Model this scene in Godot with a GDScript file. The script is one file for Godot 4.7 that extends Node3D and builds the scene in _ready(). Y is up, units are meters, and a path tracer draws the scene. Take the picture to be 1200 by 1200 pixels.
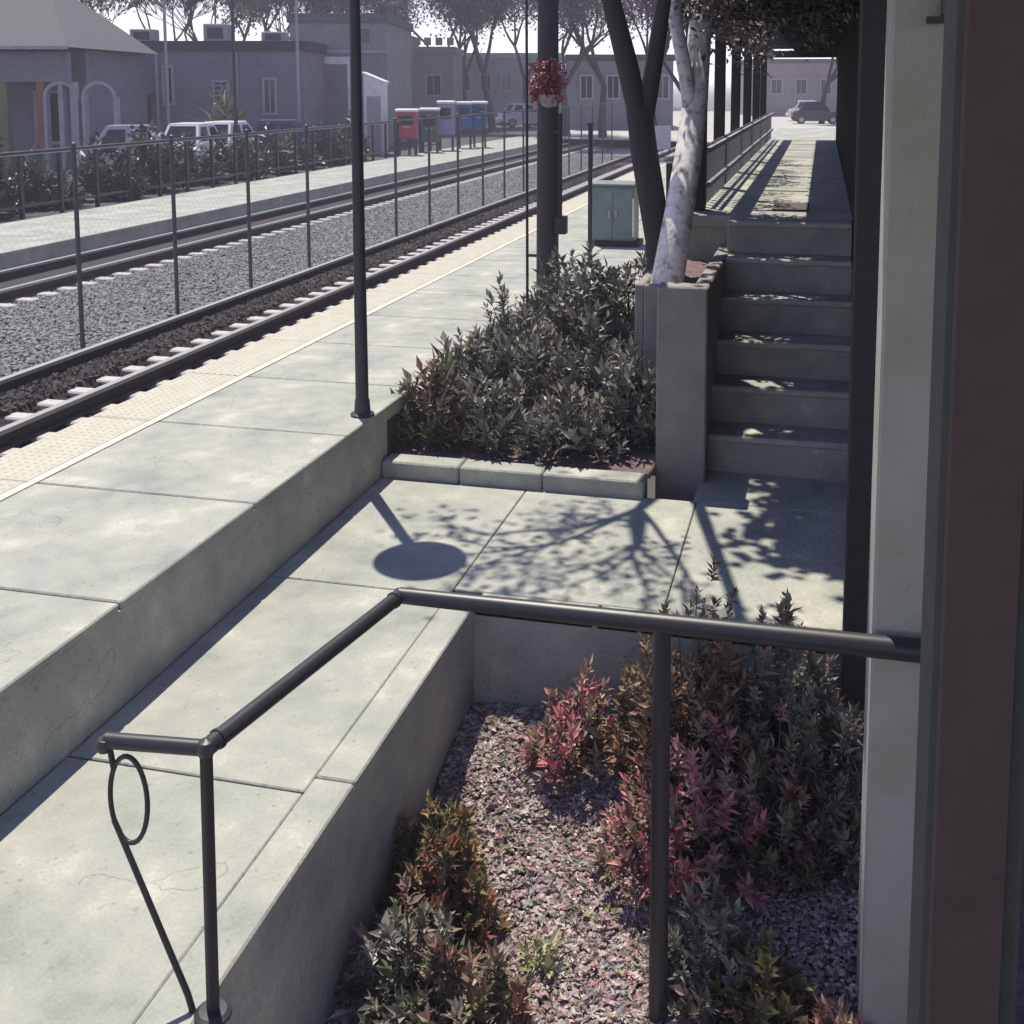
extends Node3D

# ---------------------------------------------------------------- mesh helpers
class MB:
	var v := PackedVector3Array()
	var n := PackedVector3Array()
	var c := PackedColorArray()
	var col := Color(1, 1, 1)
	func tri(a: Vector3, b: Vector3, d: Vector3, na: Vector3, nb: Vector3, nd: Vector3) -> void:
		if (b - a).cross(d - a).dot(na + nb + nd) > 0.0:
			v.append(a); v.append(d); v.append(b); n.append(na); n.append(nd); n.append(nb)
		else:
			v.append(a); v.append(b); v.append(d); n.append(na); n.append(nb); n.append(nd)
		c.append(col); c.append(col); c.append(col)
	func poly(pts: Array, out: Vector3) -> void:          # flat convex polygon whose face looks along out
		var nr: Vector3 = (pts[1] - pts[0]).cross(pts[2] - pts[0])
		if nr.length() < 1e-12 and pts.size() > 3:
			nr = (pts[2] - pts[0]).cross(pts[3] - pts[0])
		nr = nr.normalized()
		if nr.dot(out) < 0.0:
			nr = -nr
		for i in range(1, pts.size() - 1):
			tri(pts[0], pts[i], pts[i + 1], nr, nr, nr)
	func box(ctr: Vector3, size: Vector3, b := 0.0) -> void:
		var h := size / 2.0
		if b <= 0.0:
			for ax in 3:
				for s in [-1.0, 1.0]:
					var u := Vector3.ZERO; var w := Vector3.ZERO; var o := Vector3.ZERO
					o[ax] = s * h[ax]; u[(ax + 1) % 3] = h[(ax + 1) % 3]; w[(ax + 2) % 3] = h[(ax + 2) % 3]
					var nn := Vector3.ZERO; nn[ax] = s
					poly([ctr + o - u - w, ctr + o + u - w, ctr + o + u + w, ctr + o - u + w], nn)
			return
		for ax in 3:
			var a1 := (ax + 1) % 3
			var a2 := (ax + 2) % 3
			for s in [-1.0, 1.0]:
				var nn := Vector3.ZERO; nn[ax] = s
				var pts := []
				for q in [[-1, -1], [1, -1], [1, 1], [-1, 1]]:
					var p := Vector3.ZERO
					p[ax] = s * h[ax]; p[a1] = q[0] * (h[a1] - b); p[a2] = q[1] * (h[a2] - b)
					pts.append(ctr + p)
				poly(pts, nn)
				for t in [-1.0, 1.0]:                        # bevel between faces ax and a1
					var e := []
					for q in [-1.0, 1.0]:
						var p1 := Vector3.ZERO; var p2 := Vector3.ZERO
						p1[ax] = s * h[ax]; p1[a1] = t * (h[a1] - b); p1[a2] = q * (h[a2] - b)
						p2[ax] = s * (h[ax] - b); p2[a1] = t * h[a1]; p2[a2] = q * (h[a2] - b)
						e.append(ctr + p1); e.append(ctr + p2)
					var on := Vector3.ZERO; on[ax] = s; on[a1] = t
					poly([e[0], e[1], e[3], e[2]], on)
		for sx in [-1.0, 1.0]:
			for sy in [-1.0, 1.0]:
				for sz in [-1.0, 1.0]:
					poly([ctr + Vector3(sx * h.x, sy * (h.y - b), sz * (h.z - b)), ctr + Vector3(sx * (h.x - b), sy * h.y, sz * (h.z - b)), ctr + Vector3(sx * (h.x - b), sy * (h.y - b), sz * h.z)], Vector3(sx, sy, sz))
	func tube(pts: Array, rad: Array, sides := 8, cap := true) -> void:
		var rings := []
		var nrm := []
		var d0: Vector3 = (pts[1] - pts[0]).normalized()
		var u := d0.cross(Vector3(0.31, 0.17, 0.93)).normalized()
		for i in pts.size():
			var d: Vector3
			if i == 0: d = pts[1] - pts[0]
			elif i == pts.size() - 1: d = pts[i] - pts[i - 1]
			else: d = (pts[i + 1] - pts[i]).normalized() + (pts[i] - pts[i - 1]).normalized()
			d = d.normalized()
			u = (u - d * u.dot(d)).normalized()
			var w := d.cross(u)
			var r := []; var rn := []
			for k in sides:
				var a := TAU * k / sides
				var q: Vector3 = u * cos(a) + w * sin(a)
				rn.append(q); r.append(pts[i] + q * rad[i])
			rings.append(r); nrm.append(rn)
		for i in pts.size() - 1:
			for k in sides:
				var k2 := (k + 1) % sides
				tri(rings[i][k], rings[i][k2], rings[i + 1][k2], nrm[i][k], nrm[i][k2], nrm[i + 1][k2])
				tri(rings[i][k], rings[i + 1][k2], rings[i + 1][k], nrm[i][k], nrm[i + 1][k2], nrm[i + 1][k])
		if cap:
			poly(rings[0], pts[0] - pts[1])
			poly(rings[-1], pts[-1] - pts[-2])
	func lathe(prof: Array, ctr: Vector3, sides := 24) -> void:   # prof: [radius, height] pairs, bottom to top
		for i in prof.size() - 1:
			var r0: float = prof[i][0]; var r1: float = prof[i + 1][0]
			var y0: float = prof[i][1]; var y1: float = prof[i + 1][1]
			for k in sides:
				var a := TAU * k / sides
				var b := TAU * (k + 1) / sides
				var da := Vector3(cos(a), 0, sin(a)); var db := Vector3(cos(b), 0, sin(b))
				var sl := Vector2(y1 - y0, r0 - r1).normalized()
				var na := da * sl.x + Vector3(0, sl.y, 0); var nb := db * sl.x + Vector3(0, sl.y, 0)
				var p := [ctr + da * r0 + Vector3(0, y0, 0), ctr + db * r0 + Vector3(0, y0, 0), ctr + db * r1 + Vector3(0, y1, 0), ctr + da * r1 + Vector3(0, y1, 0)]
				if r0 > 0.0: tri(p[0], p[1], p[2], na, nb, nb)
				if r1 > 0.0: tri(p[0], p[2], p[3], na, nb, na)
	func prism(prof: Array, z0: float, z1: float) -> void:        # convex profile of Vector2 (x, y) pulled from z0 to z1
		var mid := Vector2.ZERO
		for p in prof: mid += p
		mid /= prof.size()
		var f := []; var g := []
		for p in prof: f.append(Vector3(p.x, p.y, z0)); g.append(Vector3(p.x, p.y, z1))
		poly(f, Vector3(0, 0, z0 - z1)); poly(g, Vector3(0, 0, z1 - z0))
		for i in prof.size():
			var j := (i + 1) % prof.size()
			var e: Vector2 = prof[j] - prof[i]
			var o := Vector2(e.y, -e.x)
			if o.dot((prof[i] + prof[j]) / 2.0 - mid) < 0.0: o = -o
			poly([f[i], f[j], g[j], g[i]], Vector3(o.x, o.y, 0))
	func leaf(p: Vector3, d: Vector3, side: Vector3, ln: float, wd: float) -> void:
		var up := side.cross(d).normalized()
		var m := p + d * ln * 0.45
		var a := m + side * wd * 0.5 + up * wd * 0.18
		var b := m - side * wd * 0.5 + up * wd * 0.18
		var tip := p + d * ln - up * ln * 0.12
		poly([p, a, tip], up); poly([p, tip, b], up)
	func mesh() -> ArrayMesh:
		var arr := []
		arr.resize(Mesh.ARRAY_MAX)
		arr[Mesh.ARRAY_VERTEX] = v; arr[Mesh.ARRAY_NORMAL] = n; arr[Mesh.ARRAY_COLOR] = c
		var am := ArrayMesh.new()
		am.add_surface_from_arrays(Mesh.PRIMITIVE_TRIANGLES, arr)
		return am

var taken := {}
var M := {}
var T := {}

func numbered(called: String) -> String:
	var k: int = taken.get(called, 0)
	taken[called] = k + 1
	return called if k == 0 else "%s_%03d" % [called, k]

func obj(called: String, mesh, m: Material, parent: Node = self, at := Vector3.ZERO) -> MeshInstance3D:
	var o := MeshInstance3D.new()
	o.mesh = mesh.mesh() if mesh is MB else mesh
	o.material_override = m
	o.name = numbered(called) if parent == self else called
	o.position = at
	parent.add_child(o, true)
	return o

func tag(o: Node, label: String, category: String, group := "", kind := "") -> Node:
	if label: o.set_meta("label", label)
	if category: o.set_meta("category", category)
	if group: o.set_meta("group", group)
	if kind: o.set_meta("kind", kind)
	return o

func thing(called: String, label: String, category: String, at := Vector3.ZERO, turn := 0.0, group := "") -> Node3D:
	var o := Node3D.new()
	o.name = numbered(called)
	add_child(o)
	o.position = at
	o.rotation.y = turn
	tag(o, label, category, group)
	return o

func setting(called: String) -> Node3D:
	var o := Node3D.new()
	o.name = numbered(called)
	add_child(o)
	o.set_meta("kind", "structure")
	return o

func copy(src: Node3D, called: String, at: Vector3, turn: float, label: String) -> Node3D:
	var o: Node3D = src.duplicate()
	o.name = numbered(called)
	add_child(o)
	o.position = at
	o.rotation.y = turn
	o.set_meta("label", label)
	return o

var boxes := {}
func bx(called: String, ctr: Vector3, size: Vector3, m: Material, parent: Node = self, b := 0.0) -> MeshInstance3D:
	var key := "%.4f %.4f %.4f %.4f" % [size.x, size.y, size.z, b]
	if not boxes.has(key):
		var mb := MB.new()
		mb.box(Vector3.ZERO, size, b)
		boxes[key] = mb.mesh()
	return obj(called, boxes[key], m, parent, ctr)

# a grid of streets turned a little against the railway: the town behind
const TOWN := 0.2329
func town(right: float, away: float, y := 0.5) -> Vector3:
	return Vector3(cos(TOWN) * right - sin(TOWN) * away, y, -sin(TOWN) * right - cos(TOWN) * away)

# ---------------------------------------------------------------- materials
func noise_bytes(sd: int, freq: float, size: int, oct := 4, kind := FastNoiseLite.TYPE_SIMPLEX_SMOOTH) -> PackedByteArray:
	var f := FastNoiseLite.new()
	f.seed = sd; f.frequency = freq; f.noise_type = kind
	f.fractal_octaves = oct
	var img := f.get_seamless_image(size, size)
	img.convert(Image.FORMAT_L8)
	return img.get_data()

# a texture from three layers of noise; stops are colours (linear), picked by the mixed value
func make_tex(sd: int, size: int, freqs: Array, weights: Array, stops: Array, contrast := 1.0, marks := 0) -> ImageTexture:
	var l := []
	for i in freqs.size(): l.append(noise_bytes(sd + i * 17, freqs[i], size))
	var lut := PackedByteArray()
	for i in 256:
		var t := clampf((i / 255.0 - 0.5) * contrast + 0.5, 0.0, 1.0) * (stops.size() - 1)
		var k := mini(int(t), stops.size() - 2)
		var cc: Color = stops[k].lerp(stops[k + 1], t - k).linear_to_srgb()
		lut.append(cc.r8); lut.append(cc.g8); lut.append(cc.b8)
	var out := PackedByteArray()
	out.resize(size * size * 3)
	var la: PackedByteArray = l[0]; var lb: PackedByteArray = l[1]; var lc: PackedByteArray = l[2]
	var wa: float = weights[0]; var wb: float = weights[1]; var wc: float = weights[2]
	for i in size * size:
		var val := clampi(int(la[i] * wa + lb[i] * wb + lc[i] * wc), 0, 255) * 3
		out[i * 3] = lut[val]; out[i * 3 + 1] = lut[val + 1]; out[i * 3 + 2] = lut[val + 2]
	var img := Image.create_from_data(size, size, false, Image.FORMAT_RGB8, out)
	if marks > 0:                                                  # gum spots, rust specks, pale scuffs and a few hairline cracks
		var r := RandomNumberGenerator.new()
		r.seed = sd
		for i in marks:
			var cx := r.randi() % size; var cy := r.randi() % size
			var rad := r.randf_range(0.8, 2.6); var k := r.randf_range(0.86, 0.97) if r.randf() < 0.7 else r.randf_range(1.02, 1.08)
			for y in range(-5, 6):
				for x in range(-5, 6):
					if Vector2(x, y).length() <= rad + r.randf() * 0.8:
						var px := posmod(cx + x, size); var py := posmod(cy + y, size)
						var q := img.get_pixel(px, py)
						img.set_pixel(px, py, Color(q.r * k, q.g * k, q.b * k * 0.99))
		for i in 5:
			var p := Vector2(r.randf() * size, r.randf() * size)
			var a := r.randf() * TAU
			for k in int(size * 0.3):
				a += r.randf_range(-0.35, 0.35)
				p += Vector2(cos(a), sin(a))
				var px := posmod(int(p.x), size); var py := posmod(int(p.y), size)
				img.set_pixel(px, py, img.get_pixel(px, py).darkened(r.randf_range(0.1, 0.45)))
	img.generate_mipmaps()
	return ImageTexture.create_from_image(img)

func make_bump(sd: int, size: int, freq: float, amount: float) -> ImageTexture:
	var img := Image.create_from_data(size, size, false, Image.FORMAT_L8, noise_bytes(sd, freq, size, 5))
	img.convert(Image.FORMAT_RGBA8)
	img.bump_map_to_normal_map(amount)
	img.generate_mipmaps()
	return ImageTexture.create_from_image(img)

func mat(c: Color, rough := 0.8, tex = null, rep := 1.0, bump = null, metal := 0.0) -> StandardMaterial3D:
	var m := StandardMaterial3D.new()
	m.albedo_color = c.linear_to_srgb()
	m.roughness = rough
	m.metallic = metal
	if tex:
		m.albedo_texture = tex
	if bump:
		m.normal_enabled = true
		m.normal_texture = bump
	if tex or bump:
		m.uv1_triplanar = true
		m.uv1_world_triplanar = true
		m.uv1_scale = Vector3(rep, rep, rep)
	return m

func tinted(rough := 0.6, back := 0.0) -> StandardMaterial3D:     # colour comes with each leaf or stone
	var m := StandardMaterial3D.new()
	m.vertex_color_use_as_albedo = true
	m.roughness = rough
	if back > 0.0:
		m.backlight_enabled = true
		m.backlight = Color(back, back, back)
	return m

func make_materials() -> void:
	var g := func(a): return Color(a, a, a)
	T.mottle = make_tex(11, 512, [0.006, 0.02, 0.12], [0.45, 0.35, 0.2], [g.call(0.62), g.call(0.8), g.call(0.9), g.call(1.0)], 1.6)
	T.grain = make_tex(23, 512, [0.03, 0.11, 0.3], [0.3, 0.35, 0.35], [g.call(0.5), g.call(0.8), g.call(1.0)], 1.6)
	T.concrete = make_tex(31, 1024, [0.004, 0.014, 0.16], [0.5, 0.3, 0.2], [Color(0.285, 0.3, 0.28), Color(0.345, 0.36, 0.335), Color(0.385, 0.4, 0.365), Color(0.44, 0.445, 0.395), Color(0.55, 0.545, 0.49)], 1.9, 900)
	T.pale = make_tex(47, 512, [0.006, 0.03, 0.2], [0.4, 0.3, 0.3], [Color(0.4, 0.39, 0.34), Color(0.46, 0.45, 0.39), Color(0.52, 0.5, 0.44)], 1.5)
	T.stucco = make_tex(53, 512, [0.005, 0.02, 0.2], [0.5, 0.25, 0.25], [Color(0.32, 0.31, 0.22), Color(0.37, 0.365, 0.32), Color(0.41, 0.405, 0.375)], 1.6)
	T.soil = make_tex(61, 512, [0.02, 0.06, 0.25], [0.3, 0.35, 0.35], [Color(0.06, 0.045, 0.045), Color(0.14, 0.10, 0.10), Color(0.24, 0.17, 0.165)], 1.7)
	T.gravel = make_tex(71, 512, [0.02, 0.09, 0.3], [0.2, 0.4, 0.4], [Color(0.10, 0.10, 0.10), Color(0.2, 0.2, 0.2), Color(0.32, 0.32, 0.31)], 1.8)
	T.bark = make_tex(83, 512, [0.012, 0.035, 0.12], [0.45, 0.35, 0.2], [Color(0.14, 0.12, 0.09), Color(0.75, 0.7, 0.65), Color(0.9, 0.86, 0.83), Color(0.9, 0.88, 0.86)], 2.9)
	T.bump = make_bump(5, 512, 0.14, 0.9)
	T.rough = make_bump(8, 512, 0.05, 4.0)
	M.concrete = mat(Color(0.82, 0.82, 0.81), 0.75, T.concrete, 0.3, T.bump)
	M.platform = M.concrete
	M.wall_concrete = M.concrete
	M.joint = mat(Color(0.05, 0.05, 0.05), 0.95)
	M.tactile = mat(Color(1, 0.98, 0.9), 0.5, T.pale, 1.2, T.bump)
	M.paint = mat(Color(0.78, 0.75, 0.6), 0.7, T.grain, 0.7)
	M.stair = M.concrete
	M.nosing = mat(Color(0.45, 0.44, 0.41), 0.7, T.mottle, 2.0)
	M.dark_metal = mat(Color(0.035, 0.035, 0.042), 0.42, T.mottle, 3.0)
	M.lamp_metal = mat(Color(0.03, 0.033, 0.042), 0.5, T.mottle, 2.0)
	M.steel = mat(Color(0.5, 0.49, 0.48), 0.4, T.grain, 2.0, null, 0.35)
	M.rail_side = mat(Color(0.07, 0.05, 0.045), 0.8, T.grain, 2.0)
	M.galv = mat(Color(0.09, 0.095, 0.10), 0.5, T.grain, 3.0)
	M.sleeper = mat(Color(0.58, 0.55, 0.53), 0.85, T.grain, 1.5, T.bump)
	M.gravel = mat(Color(0.75, 0.78, 0.8), 0.95, T.gravel, 0.8, T.rough)
	M.dark_gravel = mat(Color(0.22, 0.19, 0.19), 0.95, T.gravel, 0.8, T.rough)
	M.soil = mat(Color(1, 1, 1), 0.95, T.soil, 0.7, T.rough)
	M.ground = mat(Color(0.2, 0.18, 0.15), 0.95, T.grain, 0.3)
	M.asphalt = mat(Color(0.075, 0.075, 0.08), 0.9, T.grain, 0.5)
	M.road = mat(Color(0.5, 0.49, 0.45), 0.85, T.mottle, 0.15)
	M.stucco = mat(Color(1, 1, 1), 0.9, T.stucco, 0.6, T.bump)
	M.wood_dark = mat(Color(0.035, 0.03, 0.034), 0.7, T.mottle, 1.5, T.bump)
	M.wood_red = mat(Color(0.095, 0.07, 0.066), 0.65, T.mottle, 1.2, T.bump)
	M.post_green = mat(Color(0.06, 0.065, 0.06), 0.7, T.mottle, 1.5, T.bump)
	M.plaster = mat(Color(0.31, 0.285, 0.265), 0.9, T.mottle, 0.5, T.bump)
	M.darkened_cladding = mat(Color(0.075, 0.062, 0.055), 0.75, T.mottle, 0.8, T.bump)  # darkness put into the brown so the walk's right wall reads dark
	M.pole_wood = mat(Color(0.07, 0.065, 0.07), 0.85, T.mottle, 1.0, T.rough)
	M.trunk = mat(Color(0.07, 0.06, 0.058), 0.9, T.mottle, 1.6, T.rough)
	M.sycamore = mat(Color(1, 1, 1), 0.8, T.bark, 0.9, T.bump)
	M.twig = mat(Color(0.13, 0.115, 0.10), 0.9)
	M.pale_twig = mat(Color(0.27, 0.26, 0.23), 0.9, T.mottle, 0.5)
	M.teal = mat(Color(0.2, 0.25, 0.25), 0.5, T.mottle, 1.0)
	M.white = mat(Color(0.78, 0.78, 0.78), 0.5, T.mottle, 0.7)
	M.leaf = tinted(0.45, 0.35)
	M.far_leaf = tinted(0.6, 0.3)
	M.stone = tinted(0.95)
	M.purple_wall = mat(Color(0.22, 0.215, 0.245), 0.9, T.mottle, 0.25)
	M.grey_wall = mat(Color(0.27, 0.275, 0.27), 0.9, T.mottle, 0.25)
	M.brown_wall = mat(Color(0.3, 0.25, 0.24), 0.9, T.mottle, 0.25)
	M.trim = mat(Color(0.38, 0.37, 0.4), 0.8, T.mottle, 0.4)
	M.roof = mat(Color(0.13, 0.135, 0.14), 0.9, T.grain, 0.4)
	M.roof_dark = mat(Color(0.06, 0.062, 0.065), 0.9, T.grain, 0.4)
	M.olive = mat(Color(0.17, 0.19, 0.09), 0.8, T.mottle, 0.5)
	M.terracotta = mat(Color(0.3, 0.12, 0.06), 0.8, T.mottle, 0.5)
	M.glass = mat(Color(0.02, 0.022, 0.028), 0.08)
	M.rubber = mat(Color(0.02, 0.02, 0.02), 0.9)

# ---------------------------------------------------------------- plants
func pick(pal: Array, r: RandomNumberGenerator) -> Color:
	var c: Color = pal[r.randi() % pal.size()]
	var k := r.randf_range(0.7, 1.25)
	return Color(c.r * k, c.g * k, c.b * k)

# many-stemmed shrub: sprigs from the root to points all through a dome, leaves set round the last part of each
func shrub(called: String, label: String, at: Vector3, rad: Vector3, sprigs: int, per: int, ln: float, wd: float, pal: Array, sd: int, group: String, upright := 0.5, lean := Vector3.ZERO) -> Node3D:
	var r := RandomNumberGenerator.new()
	r.seed = sd
	var t := thing(called, label, "shrub", at, 0.0, group)
	var lf := MB.new()
	var st := MB.new()
	for s in sprigs:
		var a := r.randf() * TAU
		var k := sqrt(r.randf())
		var bump := 0.78 + 0.3 * sin(a * 3.0 + sd) * sin(a * 2.0 + sd * 0.7) 
		var hy := sqrt(maxf(0.0, 1.0 - k * k)) * r.randf_range(0.35, 1.25) * bump
		var tip := Vector3(cos(a) * k * rad.x, maxf(hy, 0.12) * rad.y, sin(a) * k * rad.z) + lean * hy
		var root := Vector3(cos(a) * rad.x * 0.12 * k, -0.02, sin(a) * rad.z * 0.12 * k)
		var mid := root.lerp(tip, 0.55) + Vector3(0, rad.y * 0.12, 0)
		if s % 2 == 0:
			st.tube([root, mid, tip], [0.007, 0.005, 0.003], 3, false)
		var dir := ((tip - mid).normalized() * (1.0 - upright) + Vector3(r.randf_range(-0.3, 0.3), upright * 1.4, r.randf_range(-0.3, 0.3))).normalized()
		var hue: Color = pal[r.randi() % pal.size()]
		var run := ln * r.randf_range(1.2, 3.4)
		var big := r.randf_range(0.55, 1.6)
		for q in per:
			var f := float(q) / per
			var p := tip + dir * run * (f - 0.7)
			var ang := q * 2.4 + r.randf() * 0.7
			var sx := dir.cross(Vector3(0.3, 0.2, 0.9)).normalized()
			var sy := dir.cross(sx)
			var outd := sx * cos(ang) + sy * sin(ang)
			var d := (outd * (1.0 - f * 0.55) + dir * (0.35 + f * 0.8) + Vector3(0, r.randf_range(-0.25, 0.15), 0)).normalized()
			var cc: Color = hue.lerp(pal[r.randi() % pal.size()], 0.35)
			var kk := r.randf_range(0.65, 1.35)
			lf.col = Color(cc.r * kk, cc.g * kk, cc.b * kk)
			if r.randf() < 0.08:
				lf.col = Color(0.24, 0.19, 0.14)
			lf.leaf(p, d, d.cross(Vector3(r.randf() - 0.5, 1.0, r.randf() - 0.5)).normalized(), ln * big * r.randf_range(0.4, 1.5), wd * big * r.randf_range(0.55, 1.5))
	obj("foliage", lf, M.leaf, t)
	obj("stem", st, M.twig, t)
	return t

func limb(mb: MB, tips: Array, p: Vector3, d: Vector3, ln: float, rad: float, depth: int, r: RandomNumberGenerator, spread: float, rise: float, sides: int) -> void:
	var pts := [p]; var rr := [rad]
	var cur := p; var dir := d
	for i in 3:
		dir = (dir + Vector3(r.randf_range(-1, 1), r.randf_range(-0.6, 1) * 0.6 + rise, r.randf_range(-1, 1)) * 0.16).normalized()
		cur += dir * ln / 3.0
		pts.append(cur); rr.append(lerpf(rad, rad * 0.62, (i + 1) / 3.0))
	mb.tube(pts, rr, sides, false)
	if depth == 0:
		tips.append([cur, dir])
		return
	var kids := 3 if r.randf() < 0.45 else 2
	for k in kids:
		var ax := Vector3(r.randf_range(-1, 1), r.randf_range(-0.3, 0.3), r.randf_range(-1, 1)).normalized()
		var nd := (dir + ax * spread * r.randf_range(0.6, 1.1)).normalized()
		limb(mb, tips, cur, nd, ln * r.randf_range(0.66, 0.85), rad * 0.6, depth - 1, r, spread, rise, maxi(3, sides - 1))
	if depth <= 2:
		tips.append([pts[2], dir])

func leaves_at(mb: MB, tips: Array, per: int, reach: float, ln: float, wd: float, pal: Array, r: RandomNumberGenerator) -> void:
	for tp in tips:
		for q in per:
			var off := Vector3(r.randfn(), r.randfn(), r.randfn()) * reach
			var d := Vector3(r.randf_range(-1, 1), r.randf_range(-1, 0.5), r.randf_range(-1, 1)).normalized()
			mb.col = pick(pal, r)
			mb.leaf(tp[0] + off, d, d.cross(Vector3(r.randf() - 0.5, 1, r.randf() - 0.5)).normalized(), ln * r.randf_range(0.6, 1.3), wd * r.randf_range(0.7, 1.2))

# background tree: trunk, limbs, and leaves or bare twigs
func tree(called: String, label: String, at: Vector3, height: float, rad: float, depth: int, spread: float, bark: Material, pal: Array, per: int, reach: float, leaf: float, sd: int, group := "") -> Node3D:
	var r := RandomNumberGenerator.new()
	r.seed = sd
	var t := thing(called, label, "tree", at, 0.0, group)
	var wood := MB.new()
	var tips := []
	limb(wood, tips, Vector3(0, -0.05, 0), Vector3(r.randf_range(-0.1, 0.1), 1, r.randf_range(-0.1, 0.1)).normalized(), height * 0.3, rad, depth, r, spread, 0.25, 6)
	obj("trunk", wood, bark, t)
	var cr := MB.new()
	if per > 0:
		leaves_at(cr, tips, per, reach, leaf, leaf * 0.6, pal, r)
		obj("crown", cr, M.far_leaf, t)
	else:
		for tp in tips:
			for q in 5:
				var d: Vector3 = (tp[1] + Vector3(r.randf_range(-1, 1), r.randf_range(-0.2, 0.9), r.randf_range(-1, 1)) * 0.7).normalized()
				cr.tube([tp[0], tp[0] + d * height * 0.05, tp[0] + (d + Vector3(0, 0.2, 0)) * height * 0.1], [0.018, 0.014, 0.007], 3, false)
		obj("crown", cr, bark, t)
	return t

# ---------------------------------------------------------------- vehicles and street furniture
func make_car(called: String, label: String, paint: Material, at: Vector3, turn: float) -> Node3D:
	var t := thing(called, label, "car", at, turn, "")
	var b := MB.new()                                               # lengthwise x, width z
	var side := [[-1.9, 0.42], [-1.86, 0.78], [-1.6, 0.98], [-0.95, 1.04], [1.0, 1.02], [1.7, 0.9], [1.9, 0.66], [1.9, 0.36], [1.3, 0.26], [-1.3, 0.26]]
	var pr := []
	for p in side: pr.append(Vector2(p[0], p[1]))
	b.prism(pr, -0.72, 0.72)
	obj("body", b, paint, t)
	var c := MB.new()                                               # cabin narrowing to the roof
	var lo := [Vector3(-1.35, 1.03, 0.68), Vector3(1.0, 1.01, 0.68), Vector3(0.42, 1.66, 0.54), Vector3(-0.95, 1.66, 0.54)]
	for s in [1.0, -1.0]:
		var q := []
		for p in lo: q.append(Vector3(p.x, p.y, p.z * s))
		c.poly(q, Vector3(0, 0, s))
	c.poly([lo[2], lo[3], Vector3(lo[3].x, lo[3].y, -0.54), Vector3(lo[2].x, lo[2].y, -0.54)], Vector3.UP)
	c.poly([lo[1], lo[2], Vector3(lo[2].x, lo[2].y, -0.54), Vector3(lo[1].x, lo[1].y, -0.68)], Vector3.RIGHT)
	c.poly([lo[0], lo[3], Vector3(lo[3].x, lo[3].y, -0.54), Vector3(lo[0].x, lo[0].y, -0.68)], Vector3.LEFT)
	c.box(Vector3(-0.26, 1.68, 0), Vector3(1.34, 0.05, 1.02), 0.02)
	obj("cabin", c, paint, t)
	var inset := func(q: Array, out: Vector3, called2: String) -> void:
		var mid := Vector3.ZERO
		for p in q: mid += p / q.size()
		var w := MB.new()
		var e := []
		for p in q: e.append(mid + (p - mid) * 0.84 + out * 0.012)
		w.poly(e, out)
		obj(called2, w, M.glass, t)
	inset.call([lo[1], lo[2], Vector3(lo[2].x, lo[2].y, -0.54), Vector3(lo[1].x, lo[1].y, -0.68)], Vector3(0.75, 0.66, 0), "windscreen")
	inset.call([lo[0], lo[3], Vector3(lo[3].x, lo[3].y, -0.54), Vector3(lo[0].x, lo[0].y, -0.68)], Vector3(-0.84, 0.54, 0), "rear_window")
	for s in [1.0, -1.0]:
		inset.call([Vector3(-1.2, 1.06, 0.675 * s), Vector3(-0.25, 1.05, 0.675 * s), Vector3(-0.25, 1.62, 0.55 * s), Vector3(-0.88, 1.62, 0.55 * s)], Vector3(0, 0.2, s), "side_window")
		inset.call([Vector3(-0.18, 1.05, 0.675 * s), Vector3(0.88, 1.04, 0.675 * s), Vector3(0.38, 1.62, 0.55 * s), Vector3(-0.18, 1.62, 0.55 * s)], Vector3(0, 0.2, s), "side_window")
		for x in [-1.2, 1.2]:
			var w := MB.new()
			w.tube([Vector3(0, 0, -0.1), Vector3(0, 0, 0.1)], [0.32, 0.32], 16)
			var wheel := obj("wheel", w, M.rubber, t, Vector3(x, 0.32, 0.66 * s))
			var rm := MB.new()
			rm.tube([Vector3(0, 0, -0.105), Vector3(0, 0, 0.105)], [0.19, 0.19], 12)
			obj("rim", rm, M.steel, wheel)
		bx("headlight", Vector3(1.82, 0.78, 0.5 * s), Vector3(0.12, 0.14, 0.3), M.white, t, 0.02)
		bx("tail_light", Vector3(-1.84, 0.8, 0.52 * s), Vector3(0.1, 0.16, 0.26), M.tail, t, 0.02)
	bx("bumper", Vector3(1.9, 0.46, 0), Vector3(0.1, 0.16, 1.36), paint, t, 0.03)
	bx("bumper", Vector3(-1.9, 0.5, 0), Vector3(0.1, 0.18, 1.36), paint, t, 0.03)
	t.scale = Vector3.ONE * 0.84
	return t

func rack(called: String, label: String, at: Vector3, turn: float, w: float, h: float, leg: float, paint: Material, lid: Material) -> Node3D:
	var t := thing(called, label, "newspaper box", at, turn, "boxes at the end of the far platform")
	bx("cabinet", Vector3(0, leg + h / 2, 0), Vector3(w, h, 0.5), paint, t, 0.03)
	bx("lid", Vector3(0, leg + h + 0.06, 0), Vector3(w + 0.1, 0.12, 0.6), lid, t, 0.04)
	bx("window", Vector3(0, leg + h * 0.7, 0.252), Vector3(w * 0.7, h * 0.34, 0.02), M.glass, t)
	bx("handle", Vector3(0, leg + h * 0.44, 0.275), Vector3(w * 0.4, 0.05, 0.05), M.steel, t)
	for sx in [-1, 1]:
		for sz in [-1, 1]:
			bx("leg", Vector3(sx * (w / 2 - 0.06), leg / 2, sz * 0.18), Vector3(0.06, leg, 0.06), M.dark_metal, t)
	return t

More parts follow.
